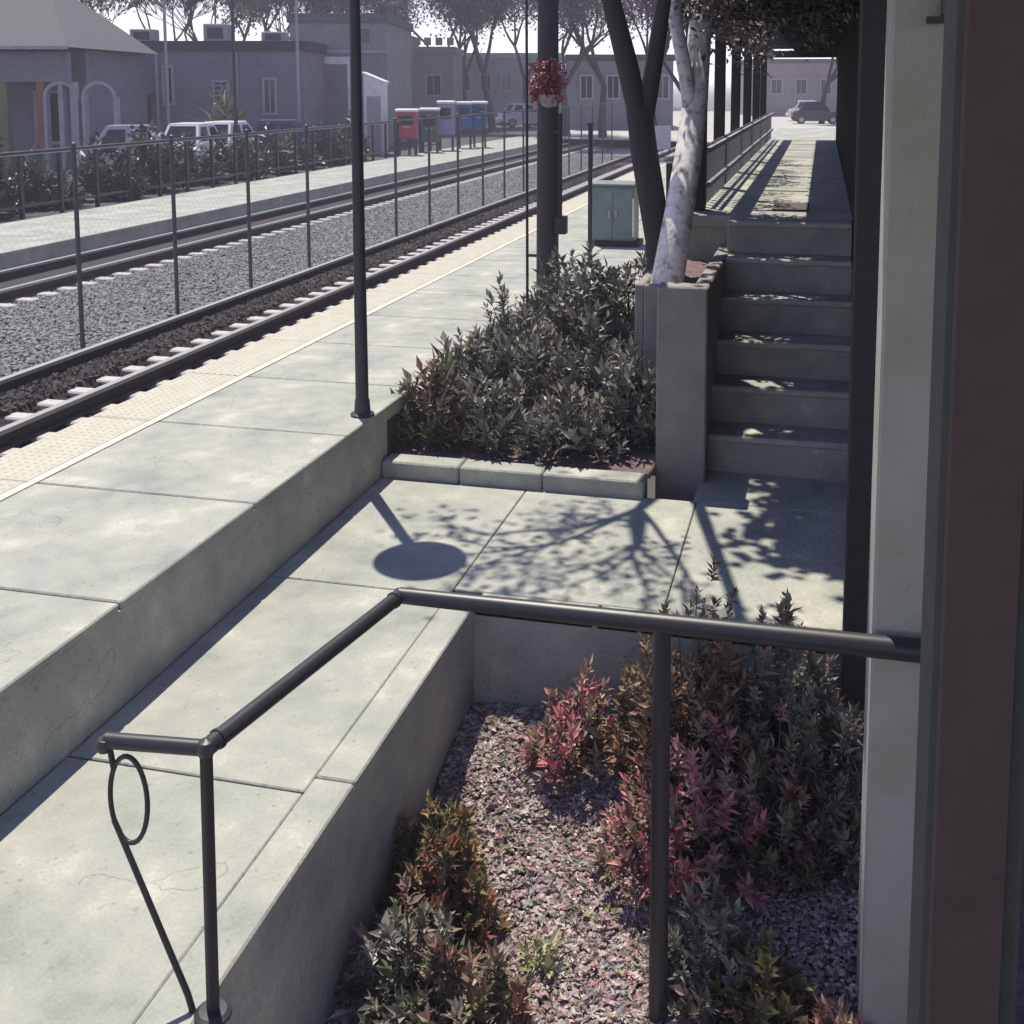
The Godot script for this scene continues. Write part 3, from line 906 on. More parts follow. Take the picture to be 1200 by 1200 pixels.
func lamps_and_poles() -> void:
	var l := thing("lamp_post", "slim black lamp post on the platform edge above the walkway", "lamp post", Vector3(-3.33, 0.52, -7.74))
	var pm := MB.new()
	pm.tube([Vector3(0, 0, 0), Vector3(0, 1.2, 0), Vector3(0, 3.3, 0)], [0.05, 0.045, 0.04], 14)
	obj("pole", pm, M.lamp_metal, l)
	var bp := MB.new()
	bp.lathe([[0.09, 0.0], [0.09, 0.015], [0.062, 0.03], [0.055, 0.12], [0.05, 0.13]], Vector3.ZERO, 18)
	obj("base", bp, M.lamp_metal, l)
	var ds := MB.new()
	ds.lathe([[0.0, 3.3], [0.29, 3.3], [0.3, 3.32], [0.12, 3.4], [0.05, 3.46], [0.0, 3.47]], Vector3.ZERO, 32)
	obj("lamp_dish", ds, M.lamp_metal, l)
	# utility pole by the bushes with conduit, box and flower basket
	var p := thing("utility_pole", "thick weathered wooden utility pole rising behind the planter bushes", "pole", Vector3(-2.93, 0.5, -12.0))
	var pp := MB.new()
	pp.tube([Vector3(0, 0, 0), Vector3(0.01, 3, 0), Vector3(0.02, 7.5, 0)], [0.125, 0.115, 0.1], 14)
	obj("shaft", pp, M.pole_wood, p)
	var cd := MB.new()
	cd.tube([Vector3(0.16, 1.0, 0.06), Vector3(0.16, 2.2, 0.06)], [0.022, 0.022], 8)
	obj("conduit", cd, M.lamp_metal, p)
	bx("meter_box", Vector3(0.17, 0.98, 0.06), Vector3(0.13, 0.2, 0.12), M.lamp_metal, p, 0.01)
	bx("clamp", Vector3(0.08, 2.0, 0.06), Vector3(0.2, 0.03, 0.05), M.lamp_metal, p)
	bx("step_bolt", Vector3(-0.16, 0.62, 0.0), Vector3(0.12, 0.03, 0.03), M.lamp_metal, p)
	var hb := thing("flower_basket", "hanging basket of pink red flowers on the utility pole", "flower basket", Vector3(-2.86, 2.78, -11.78))
	var bk := MB.new()
	bk.lathe([[0.0, -0.02], [0.07, 0.0], [0.13, 0.08], [0.14, 0.12]], Vector3.ZERO, 16)
	obj("basket", bk, M.trim, hb)
	var fl := MB.new()
	var r := RandomNumberGenerator.new()
	r.seed = 77
	var tips := []
	for i in 110:
		tips.append([Vector3(r.randf_range(-0.17, 0.15), 0.06 + r.randf() * 0.4, r.randf_range(-0.05, 0.14)), Vector3.UP])
	leaves_at(fl, tips, 7, 0.025, 0.05, 0.04, [Color(0.45, 0.07, 0.1), Color(0.35, 0.05, 0.07), Color(0.5, 0.2, 0.22), Color(0.08, 0.07, 0.05)], r)
	obj("flowers", fl, M.leaf, hb)
	bx("hanger", Vector3(-0.02, 0.42, -0.12), Vector3(0.02, 0.02, 0.3), M.lamp_metal, hb)
	bx("hanger_rod", Vector3(-0.02, 0.27, 0.02), Vector3(0.012, 0.32, 0.012), M.lamp_metal, hb)
	var w := thing("thin_pole", "very thin tall black pole left of the utility pole", "pole", Vector3(-2.765, 0.4, -10.5))
	var wp := MB.new()
	wp.tube([Vector3(0, -0.05, 0), Vector3(0, 5.5, 0)], [0.014, 0.013], 8)
	obj("rod", wp, M.lamp_metal, w)
	bx("foot", Vector3(0, -0.03, 0), Vector3(0.1, 0.03, 0.1), M.lamp_metal, w)
	var q := thing("sign_post", "slim grey post standing on the platform before the teal cabinet", "post", Vector3(-3.06, 0.52, -15.0))
	var qp := MB.new()
	qp.tube([Vector3(0, 0, 0), Vector3(0, 1.95, 0)], [0.032, 0.03], 10)
	obj("shaft", qp, M.lamp_metal, q)
	bx("cap", Vector3(0, 1.96, 0), Vector3(0.08, 0.03, 0.08), M.lamp_metal, q)
	var cb := thing("utility_cabinet", "teal metal utility cabinet on a plinth at the platform", "cabinet", Vector3(-3.12, 0.52, -17.3))
	bx("plinth", Vector3(0, 0.035, 0), Vector3(0.8, 0.07, 0.62), M.wood_dark, cb, 0.01)
	bx("body", Vector3(0, 0.5, 0), Vector3(0.66, 0.86, 0.5), M.teal, cb, 0.02)
	bx("lid", Vector3(0, 0.955, 0), Vector3(0.7, 0.05, 0.54), M.teal, cb, 0.015)
	for s in [-1, 1]:
		var dd := bx("door", Vector3(s * 0.155, 0.5, 0.254), Vector3(0.29, 0.78, 0.012), M.teal, cb, 0.004)
		bx("handle", Vector3(-s * 0.1, 0, 0.014), Vector3(0.02, 0.12, 0.02), M.steel, dd)
	bx("corner_trim", Vector3(0.32, 0.45, 0.262), Vector3(0.03, 0.6, 0.012), M.white, cb)

# ---------------------------------------------------------------- the town behind
func facade(called: String, label: String, right: float, away: float, w: float, top: float, deep: float, wall: Material, cap: Material) -> Node3D:
	var t := thing(called, label, "building", town(right, away, 0.0), TOWN)
	bx("wall", Vector3(0, top / 2 + 0.2, -deep / 2), Vector3(w, top - 0.4, deep), wall, t)
	bx("parapet", Vector3(0, top - 0.05, -deep / 2), Vector3(w + 0.2, 0.36, deep + 0.2), cap, t)
	return t

func background() -> void:
	# old depot with hipped roof and arcaded porch
	var a := thing("depot", "old depot with grey hipped roof and dark arcaded porch", "building", town(-16.6, 34.0, 0.0), TOWN)
	var rf := MB.new()
	var e := [Vector3(-4.5, 4.12, 0.6), Vector3(2.3, 4.12, 0.6), Vector3(2.3, 4.12, -7), Vector3(-4.5, 4.12, -7)]
	var rg := [Vector3(-2.5, 6.5, -3.2), Vector3(0.0, 6.5, -3.2)]
	rf.poly([e[0], e[1], rg[1], rg[0]], Vector3(0, 1, 1)); rf.poly([e[1], e[2], rg[1]], Vector3(1, 1, 0)); rf.poly([e[2], e[3], rg[0], rg[1]], Vector3(0, 1, -1)); rf.poly([e[3], e[0], rg[0]], Vector3(-1, 1, 0))
	rf.poly(e, Vector3.DOWN)
	var roof := obj("roof", rf, M.roof, a)
	for i in 14:
		bx("rafter_tail", Vector3(-4.2 + i * 0.48, 4.04, 0.45), Vector3(0.1, 0.1, 0.34), M.wood_dark, roof)
	bx("gutter", Vector3(-1.1, 4.1, 0.66), Vector3(6.8, 0.1, 0.1), M.trim, roof)
	bx("wall", Vector3(-1.1, 2.2, -4.2), Vector3(6.0, 3.8, 5.2), M.purple_wall, a)
	bx("porch_beam", Vector3(-1.1, 3.55, 0.1), Vector3(6.4, 0.9, 0.3), M.purple_wall, a)
	var posts := [[-4.2, M.purple_wall, 0.3], [0.1, M.olive, 0.32], [1.25, M.terracotta, 0.26], [1.85, M.trim, 0.16], [2.22, M.trim, 0.18]]
	for p in posts:
		bx("porch_post", Vector3(p[0], 1.75, 0.1), Vector3(p[2], 2.7, 0.28), p[1], a, 0.02)
	for p in [[-1.9, 1.9], [0.7, 0.8]]:
		window(a, Vector3(p[0], 2.0, -1.55), p[1], 1.6, M.trim)
	for k in 2:                                                     # arched openings
		var ar := MB.new()
		var cx0 := 1.86 + k * 1.15
		var rad := 0.42
		for i in 10:
			var a0 := PI * i / 10.0
			var a1 := PI * (i + 1) / 10.0
			var o0 := Vector3(cx0 + cos(a0) * rad, 2.65 + sin(a0) * 0.38, 0.27); var o1 := Vector3(cx0 + cos(a1) * rad, 2.65 + sin(a1) * 0.38, 0.27)
			var p0 := Vector3(cx0 + cos(a0) * (rad + 0.1), 2.65 + sin(a0) * 0.48, 0.27); var p1 := Vector3(cx0 + cos(a1) * (rad + 0.1), 2.65 + sin(a1) * 0.48, 0.27)
			ar.poly([o0, o1, p1, p0], Vector3.BACK)
			ar.poly([o0, o1, o1 - Vector3(0, 0, 0.3), o0 - Vector3(0, 0, 0.3)], Vector3(0, -1, 0))
		ar.box(Vector3(cx0 - rad - 0.05, 1.55, 0.13), Vector3(0.1, 2.2, 0.28)); ar.box(Vector3(cx0 + rad + 0.05, 1.55, 0.13), Vector3(0.1, 2.2, 0.28))
		obj("arch", ar, M.trim, a)
	# long low building
	var b := facade("long_building", "long low grey violet building with dark parapet behind parked cars", -13.3, 42.0, 8.0, 4.5, 9.0, M.purple_wall, M.roof_dark)
	for q in [[-2.6, 2.7, 0.55, 0.8], [-1.0, 3.0, 0.35, 1.4], [0.95, 2.3, 0.55, 1.7], [2.75, 2.6, 0.45, 1.3]]:
		window(b, Vector3(q[0], q[1], 0.03), q[2], q[3], M.trim)
	for k in 9:
		bx("louvre_slat", Vector3(0.95, 1.55 + k * 0.18, 0.13), Vector3(0.44, 0.05, 0.06), M.trim, b)
	for q in [[-2.4, 0.5], [0.4, 0.7], [2.6, 0.4]]:
		var ac := bx("roof_unit", Vector3(q[0], 4.63 + q[1] / 2, -1.6), Vector3(0.9, q[1], 0.7), M.trim, b, 0.03)
		bx("grille", Vector3(0, 0, 0.36), Vector3(0.6, q[1] * 0.6, 0.02), M.dark_metal, ac)
	bx("entry_door", Vector3(-2.0, 1.5, 0.05), Vector3(0.6, 2.0, 0.1), M.wood_dark, b, 0.01)
	bx("awning", Vector3(-2.0, 2.62, 0.32), Vector3(1.0, 0.08, 0.6), M.roof_dark, b)
	for x in [-3.2, -1.4, 1.55]:
		bx("downpipe", Vector3(x, 2.4, 0.08), Vector3(0.09, 3.6, 0.09), M.trim, b)
	var c := facade("tan_building", "taller grey tan building with white framed door and olive pilaster", -8.75, 46.0, 3.9, 5.75, 8.0, M.grey_wall, M.roof)
	bx("band", Vector3(0, 4.35, 0.04), Vector3(3.92, 0.14, 0.12), M.trim, c)
	bx("pilaster", Vector3(-1.0, 2.3, 0.1), Vector3(0.55, 3.4, 0.2), M.olive, c)
	bx("door_frame", Vector3(-0.1, 2.35, 0.05), Vector3(1.2, 3.6, 0.14), M.white, c)
	bx("door", Vector3(-0.1, 2.2, 0.13), Vector3(0.92, 3.3, 0.04), M.purple_wall, c)
	bx("upper_window", Vector3(0.9, 5.0, 0.03), Vector3(0.7, 0.5, 0.06), M.glass, c)
	var s := thing("white_kiosk", "tall narrow white kiosk with sloping roof on the far platform", "kiosk", Vector3(-15.95, 0.45, -38.8), TOWN)
	var kb := MB.new()
	kb.prism([Vector2(-0.36, 0), Vector2(0.36, 0), Vector2(0.36, 2.65), Vector2(-0.36, 2.95)], -0.6, 0.4)
	obj("body", kb, M.white, s)
	var kr := MB.new()
	kr.prism([Vector2(-0.42, 2.965), Vector2(0.42, 2.615), Vector2(0.42, 2.69), Vector2(-0.42, 3.04)], -0.66, 0.46)
	obj("roof", kr, M.white, s)
	bx("door", Vector3(0.0, 1.1, 0.41), Vector3(0.5, 2.1, 0.03), M.trim, s)
	var d := facade("brown_building", "brownish building with stepped parapet beyond the far platform", -6.7, 60.0, 2.7, 4.9, 6.0, M.brown_wall, M.brown_wall)
	for i in 5:
		bx("merlon", Vector3(-1.2 + i * 0.6, 5.3, 0.0), Vector3(0.34, 0.4, 0.3), M.brown_wall, d)
	window(d, Vector3(0.3, 3.0, 0.03), 0.8, 1.1, M.trim)
	var d2 := facade("grey_block", "plain grey block with flat roof left of the brown building", -8.5, 61.0, 1.0, 5.6, 6.0, M.grey_wall, M.grey_wall)
	window(d2, Vector3(0.0, 3.6, 0.03), 0.4, 0.9, M.trim)
	var f := facade("violet_building", "violet grey building across the street behind the forked tree", 3.7, 64.0, 6.0, 4.6, 8.0, M.purple_wall, M.roof_dark)
	for x in [-1.9, -0.4, 1.2, 2.4]:
		window(f, Vector3(x, 2.9, 0.03), 0.7, 1.3, M.trim)
	var g := facade("far_building", "wide pale grey building far across the street behind trees", -3.5, 82.0, 8.0, 5.2, 8.0, M.grey_wall, M.trim)
	for x in [-3.0, -1.5, 0.0, 1.5, 3.0]:
		window(g, Vector3(x, 3.2, 0.03), 0.8, 1.2, M.trim)
	var w := facade("street_house", "pale house at the street end of the covered walk", 24.0, 92.0, 16.0, 5.0, 8.0, M.brown_wall, M.roof)
	for x in [-6, -4, -2, 0, 2, 4]:
		window(w, Vector3(x, 2.9, 0.03), 0.9, 1.2, M.trim)
	var wp := thing("white_barrier", "low white painted barrier panel beside the road crossing", "barrier", Vector3(-6.0, 0.5, -42.0), TOWN)
	bx("panel", Vector3(0, 0.55, 0), Vector3(1.0, 0.9, 0.06), M.white, wp, 0.01)
	for x in [-0.45, 0.45]:
		bx("leg", Vector3(x, 0.25, -0.06), Vector3(0.06, 0.52, 0.06), M.dark_metal, wp)
	# parked cars
	var white := mat(Color(0.75, 0.75, 0.76), 0.25)
	var silver := mat(Color(0.35, 0.36, 0.38), 0.25, null, 1.0, null, 0.4)
	var navy := mat(Color(0.06, 0.06, 0.16), 0.25)
	var black := mat(Color(0.02, 0.02, 0.022), 0.2)
	make_car("parked_car", "silver car parked behind the hedge near the depot arches", silver, town(-11.6, 31.5, 0.47), TOWN + 0.15)
	make_car("parked_car", "white car parked by the small spiky palm before the long building", white, town(-10.7, 33.5, 0.47), TOWN + 1.5)
	make_car("parked_car", "white car parked in front of the long building's slatted window", white, town(-10.1, 35.0, 0.47), TOWN + 1.4)
	make_car("parked_car", "dark blue car parked before the far end of the long building", navy, town(-8.7, 36.5, 0.47), TOWN + 0.1)
	make_car("street_car", "white car on the street behind the utility pole", white, Vector3(-17.6, 0.5, -66.0), 0.7)
	make_car("street_car", "black car on the sunny street seen through the covered walk", black, Vector3(-0.4, 0.5, -76.0), 0.1)
	make_car("street_car", "white car beyond the black car at the covered walk end", white, Vector3(-0.9, 0.5, -82.0), 0.1)
	# boxes at the end of the far platform
	var red := mat(Color(0.42, 0.05, 0.08), 0.6); var green := mat(Color(0.06, 0.11, 0.09), 0.5); var blue := mat(Color(0.03, 0.09, 0.3), 0.5); var lilac := mat(Color(0.25, 0.24, 0.4), 0.5)
	rack("newspaper_box", "bright red newspaper box with white lid on far platform end", Vector3(-14.5, 0.5, -38.2), TOWN, 0.72, 0.95, 0.6, red, M.white)
	rack("newspaper_box", "dark green newspaper box between the red and lilac boxes", Vector3(-14.25, 0.5, -39.9), TOWN, 0.66, 1.15, 0.4, green, M.white)
	rack("newspaper_box", "lilac grey newspaper box beside the blue ones", Vector3(-14.05, 0.5, -41.2), TOWN, 0.6, 1.2, 0.6, lilac, M.white)
	rack("newspaper_box", "blue newspaper box with white lid on long legs, beside the lilac one", Vector3(-13.85, 0.5, -42.9), TOWN, 0.56, 0.95, 0.8, blue, M.white)
	rack("newspaper_box", "blue newspaper box with white lid on long legs, last before the street", Vector3(-13.45, 0.5, -43.6), TOWN, 0.56, 0.95, 0.8, blue, M.white)
	# hedge plants behind the far platform
	var pal := [Color(0.07, 0.085, 0.06), Color(0.05, 0.06, 0.05), Color(0.1, 0.105, 0.085), Color(0.14, 0.13, 0.11)]
	for i in 11:
		var zz := -16.5 - i * 1.9
		shrub("hedge_shrub", "dark dusty evergreen shrub in the fence row, " + ["first from the depot end", "second from the depot end", "third from the depot end", "fourth from the depot end", "before the silver parked car", "before the small spiky palm", "before the white parked cars", "before the dark blue car", "third from the white kiosk", "second from the white kiosk", "next to the white kiosk"][i], Vector3(-15.5 - (i % 3) * 0.15, 0.47, zz), Vector3(0.8, 1.25 + 0.2 * sin(i * 2.1), 0.75), 110, 9, 0.17, 0.1, pal, 300 + i, "hedge row behind the far platform", 0.4)
	var spal := [Color(0.12, 0.15, 0.07), Color(0.2, 0.2, 0.13)]
	shrub("spiky_palm", "small spiky olive palm in front of the long building", town(-10.7, 36.5, 0.47), Vector3(0.6, 2.3, 0.6), 40, 14, 0.5, 0.06, spal, 351, "", 0.2)
	# bare street trees behind the buildings
	var none := []
	var xs := [[-20.0, 50.0, "behind the depot"], [-18.2, 52.0, "behind the depot arches end"], [-16.9, 54.0, "behind the left end of the long building"], [-15.6, 52.0, "behind the long building parapet"], [-14.4, 55.0, "behind the middle of the long building"], [-13.2, 53.0, "behind the spiky palm"], [-12.0, 56.0, "behind the long building near the tan one"], [-10.9, 58.0, "at the tan building's left corner"], [-9.6, 60.0, "behind the tan building roof"]]
	for i in xs.size():
		tree("bare_tree", "leafless pale tree " + xs[i][2], town(xs[i][0], xs[i][1]), 8.0 + (i % 3), 0.14, 6, 0.62, M.pale_twig if i % 2 == 0 else M.twig, none, 0, 0.0, 0.0, 400 + i, "bare trees behind the long building")
	var og := [Color(0.09, 0.11, 0.05), Color(0.14, 0.15, 0.08), Color(0.05, 0.065, 0.04)]
	tree("leafy_tree", "olive green tree behind the depot roof", town(-20.5, 46.0), 8.5, 0.2, 5, 0.6, M.trunk, og, 34, 0.35, 0.16, 421)
	var gg := [Color(0.1, 0.12, 0.1), Color(0.15, 0.165, 0.14), Color(0.07, 0.085, 0.075)]
	var F := [
		[-5.2, 66.0, 10.0, "large grey green street tree beyond the brown building", gg, 60, 0.55, 0.24],
		[-3.4, 62.0, 10.5, "tall grey green street tree beyond the blue newspaper boxes", gg, 60, 0.55, 0.24],
		[-1.6, 68.0, 9.5, "grey green street tree directly behind the utility pole", gg, 60, 0.5, 0.24],
		[-7.8, 80.0, 11.0, "hazy grey tree far behind the brown building", gg, 60, 0.6, 0.28],
		[0.6, 56.0, 8.0, "brownish thin tree right of the utility pole across the street", [Color(0.12, 0.09, 0.08), Color(0.18, 0.15, 0.14)], 30, 0.4, 0.18],
		[2.3, 54.0, 8.5, "brownish violet tree left of the forked trunk across the street", [Color(0.13, 0.09, 0.11), Color(0.16, 0.14, 0.14)], 40, 0.45, 0.18],
		[-19.0, 66.0, 10.0, "hazy olive tree far behind the left end of long building", og, 60, 0.5, 0.24],
		[-15.0, 70.0, 10.5, "hazy olive tree far behind the middle of long building", gg, 60, 0.55, 0.26],
		[-11.5, 72.0, 11.0, "hazy grey green tree far behind the tan building", gg, 60, 0.55, 0.26],
		[17.5, 74.0, 9.0, "dark street tree past the end of the covered walk", og, 36, 0.4, 0.2],
	]
	for i in F.size():
		var q: Array = F[i]
		tree("leafy_tree", q[3], town(q[0], q[1]), q[2], 0.22, 5, 0.62, M.trunk, q[4], q[5], q[6], q[7], 422 + i)
	var pp := [Color(0.16, 0.07, 0.16), Color(0.22, 0.1, 0.2), Color(0.09, 0.04, 0.1)]
	tree("plum_tree", "purple leaved tree before the violet building", town(4.2, 46.0), 8.0, 0.15, 5, 0.5, M.trunk, pp, 50, 0.36, 0.16, 435)
	tree("plum_tree", "purple leaved tree growing near the street left of covered walk", town(5.3, 44.0), 8.5, 0.15, 5, 0.5, M.trunk, pp, 46, 0.36, 0.16, 436)
	tree("plum_tree", "purple leaved tree at the platform end left of covered walk", Vector3(-4.5, 0.5, -38.5), 7.5, 0.15, 5, 0.55, M.trunk, pp, 60, 0.34, 0.14, 437)
	tree("leafy_tree", "dark leafy tree closing the far end of the covered walk", Vector3(0.9, 0.5, -42.0), 7.6, 0.16, 5, 0.6, M.trunk, og, 70, 0.36, 0.15, 438)
	# slim poles in the car park
	for q in [[-9.6, 34.0, M.lamp_metal, "slim black pole in the car park before the long building"], [-8.6, 38.0, M.trim, "slim pale grey pole before the tan building"], [-13.0, 38.0, M.trim, "slim pale grey pole before the long building's left part"]]:
		var sp := thing("car_park_pole", q[3], "pole", town(q[0], q[1], 0.47))
		var sm2 := MB.new()
		sm2.tube([Vector3.ZERO, Vector3(0, 7.0, 0)], [0.06, 0.045], 8)
		obj("shaft", sm2, q[2], sp)
		bx("foot", Vector3(0, 0.05, 0), Vector3(0.22, 0.1, 0.22), q[2], sp, 0.01)
	# two narrow palms
	for i in 2:
		var pt := thing("palm_tree", ["tall narrow palm with drooping dead fronds, thinner of the pair", "tall narrow palm with drooping dead fronds, bushier of the pair"][i], "palm tree", town(-10.6 + i * 0.85, 70.0), 0.0, "pair of palms behind grey block")
		var tk := MB.new()
		tk.tube([Vector3(0, -0.05, 0), Vector3(0.05, 4, 0), Vector3(0.0, 7.4, 0)], [0.16, 0.13, 0.11], 8)
		obj("trunk", tk, M.trunk, pt)
		var cr := MB.new()
		var r := RandomNumberGenerator.new()
		r.seed = 500 + i
		for k in 70:
			var ang := r.randf() * TAU
			var dd := Vector3(cos(ang), r.randf_range(-1.6, 0.9), sin(ang)).normalized()
			cr.col = pick(og, r)
			cr.leaf(Vector3(0, 7.3 - r.randf() * 1.2, 0), dd, dd.cross(Vector3.UP).normalized(), (0.8 + 0.35 * i) * r.randf_range(0.7, 1.2), 0.16)
		obj("fronds", cr, M.far_leaf, pt)

func big_trees() -> void:
	# forked dark tree behind the planter
	var t := thing("forked_tree", "dark forked tree trunk behind the planter bushes", "tree", Vector3(-1.38, 0.3, -10.2))
	var w := MB.new()
	var r := RandomNumberGenerator.new()
	r.seed = 610
	w.tube([Vector3(0.02, -0.1, 0), Vector3(0.0, 0.7, 0), Vector3(-0.06, 1.3, 0), Vector3(-0.2, 2.1, 0), Vector3(-0.25, 2.5, 0)], [0.17, 0.14, 0.125, 0.125, 0.12], 12, false)
	w.tube([Vector3(-0.22, 2.3, 0), Vector3(-0.36, 2.9, 0.02), Vector3(-0.54, 3.6, 0.05), Vector3(-0.75, 4.4, 0.25)], [0.1, 0.1, 0.085, 0.07], 10, false)
	w.tube([Vector3(-0.21, 2.3, 0), Vector3(-0.12, 2.9, -0.03), Vector3(-0.02, 3.6, -0.05), Vector3(0.05, 4.5, 0.1)], [0.085, 0.08, 0.065, 0.055], 10, false)
	w.tube([Vector3(0.02, 0.9, 0), Vector3(0.06, 1.5, 0.05), Vector3(0.04, 2.0, 0.05)], [0.05, 0.045, 0.03], 8, true)
	var tips := []
	limb(w, tips, Vector3(-0.75, 4.4, 0.25), Vector3(-0.4, 0.7, 0.6).normalized(), 1.1, 0.07, 4, r, 0.6, 0.1, 6)
	limb(w, tips, Vector3(0.05, 4.5, 0.1), Vector3(0.3, 0.7, 0.7).normalized(), 1.1, 0.055, 4, r, 0.6, 0.1, 6)
	limb(w, tips, Vector3(-0.54, 3.6, 0.05), Vector3(-0.2, 0.6, 0.9).normalized(), 1.2, 0.05, 3, r, 0.5, 0.15, 5)
	w.tube([Vector3(-0.54, 3.6, 0.05), Vector3(-0.5, 4.3, 0.9), Vector3(-0.25, 4.8, 2.2), Vector3(-0.05, 4.9, 3.4)], [0.06, 0.05, 0.04, 0.02], 7, false)  # limb and leaf clump added above the view to shadow the planter
	var shade_clump := []
	for k in 130:
		shade_clump.append([Vector3(-0.05 + r.randfn() * 0.24, 4.9 + r.randfn() * 0.12, 3.4 + r.randfn() * 0.34), Vector3.UP])
	obj("trunk", w, M.trunk, t)
	var cr := MB.new()
	leaves_at(cr, shade_clump, 22, 0.08, 0.09, 0.055, [Color(0.1, 0.06, 0.09), Color(0.08, 0.08, 0.05)], r)
	leaves_at(cr, tips, 9, 0.14, 0.09, 0.05, [Color(0.1, 0.06, 0.09), Color(0.08, 0.08, 0.05), Color(0.14, 0.08, 0.1)], r)
	obj("crown", cr, M.leaf, t)
	# pale sycamore leaning towards the covered walk
	var s := thing("sycamore", "pale mottled sycamore trunk leaning beside the stairs in sunlight", "tree", Vector3(-1.3, 0.35, -9.35))
	var sw := MB.new()
	var r2 := RandomNumberGenerator.new()
	r2.seed = 655
	sw.tube([Vector3(0.03, 0.7, -0.24), Vector3(0.03, 0.98, -0.25), Vector3(0.08, 1.5, -0.55), Vector3(0.12, 2.0, -0.88), Vector3(0.14, 2.5, -1.22), Vector3(0.13, 3.1, -1.6), Vector3(0.15, 4.2, -2.1)], [0.2, 0.145, 0.13, 0.125, 0.12, 0.115, 0.09], 14, false)
	sw.tube([Vector3(0.13, 2.3, -1.08), Vector3(0.05, 2.75, -1.2), Vector3(-0.08, 3.3, -1.35), Vector3(-0.1, 4.2, -1.5)], [0.07, 0.07, 0.065, 0.05], 10, false)
	var tips2 := []
	limb(sw, tips2, Vector3(0.15, 4.2, -2.1), Vector3(0.25, 1, 0.2).normalized(), 0.9, 0.08, 4, r2, 0.7, 0.05, 6)
	limb(sw, tips2, Vector3(-0.1, 4.2, -1.5), Vector3(0.2, 0.8, 0.3).normalized(), 0.9, 0.05, 4, r2, 0.7, 0.05, 6)
	limb(sw, tips2, Vector3(0.14, 3.6, -1.8), Vector3(0.7, 0.7, 0.5).normalized(), 0.8, 0.05, 3, r2, 0.7, 0.0, 6)
	obj("trunk", sw, M.sycamore, s)
	var c2 := MB.new()
	leaves_at(c2, tips2, 42, 0.24, 0.15, 0.12, [Color(0.09, 0.11, 0.05), Color(0.06, 0.08, 0.04), Color(0.13, 0.12, 0.06)], r2)
	obj("crown", c2, M.leaf, s)

func back_planter() -> void:
	var s := MB.new()
	s.poly([Vector3(-3.23, 0.09, -8.06), Vector3(-1.18, 0.09, -8.06), Vector3(-1.18, 0.5, -11.85), Vector3(-3.23, 0.5, -11.85)], Vector3.UP)
	tag(obj("planter_soil", s, M.soil), "", "", "", "structure")
	var dusk := [Color(0.11, 0.12, 0.09), Color(0.18, 0.175, 0.15), Color(0.25, 0.24, 0.21), Color(0.09, 0.1, 0.08), Color(0.34, 0.32, 0.29)]
	var red := [Color(0.14, 0.12, 0.08), Color(0.22, 0.13, 0.09), Color(0.1, 0.11, 0.07), Color(0.18, 0.16, 0.12)]
	var L := [
		[-3.0, -8.5, 0.36, 0.62, "reddish tipped planter bush beside the lamp post", red],
		[-2.45, -8.55, 0.45, 0.5, "low dark bush behind the planter kerb, next to the reddish bush", dusk],
		[-1.85, -8.5, 0.42, 0.5, "low dark bush behind the planter kerb, in the middle of the bed", dusk],
		[-1.42, -8.75, 0.3, 0.85, "dusty grey bush against the stair side wall", dusk],
		[-2.95, -9.4, 0.36, 0.65, "upright sprigs of dark bush along the platform side of planter", dusk],
		[-2.4, -9.5, 0.45, 0.72, "broad dark bush in the middle of the back planter", dusk],
		[-1.85, -9.5, 0.35, 0.78, "dark bush in front of the forked tree", dusk],
		[-2.85, -10.2, 0.34, 0.85, "spiky dark bush beside the thin black pole", dusk],
		[-2.25, -10.6, 0.45, 1.05, "tall grey bush between thin pole and forked tree", dusk],
		[-2.55, -11.3, 0.42, 0.95, "tall bush at the foot of the utility pole", dusk],
		[-1.85, -11.2, 0.42, 1.0, "tall dark bush at the end of the planter by the forked tree", dusk],
	]
	for i in L.size():
		var q: Array = L[i]
		var gy: float = 0.09 + (-8.06 - q[1]) * 0.108
		shrub("planter_bush", q[4], Vector3(q[0], gy, q[1]), Vector3(q[2], q[3] * 0.88, q[2]), 95, 12, 0.085, 0.035, q[5], 700 + i, "bushes in the back planter", 0.6)

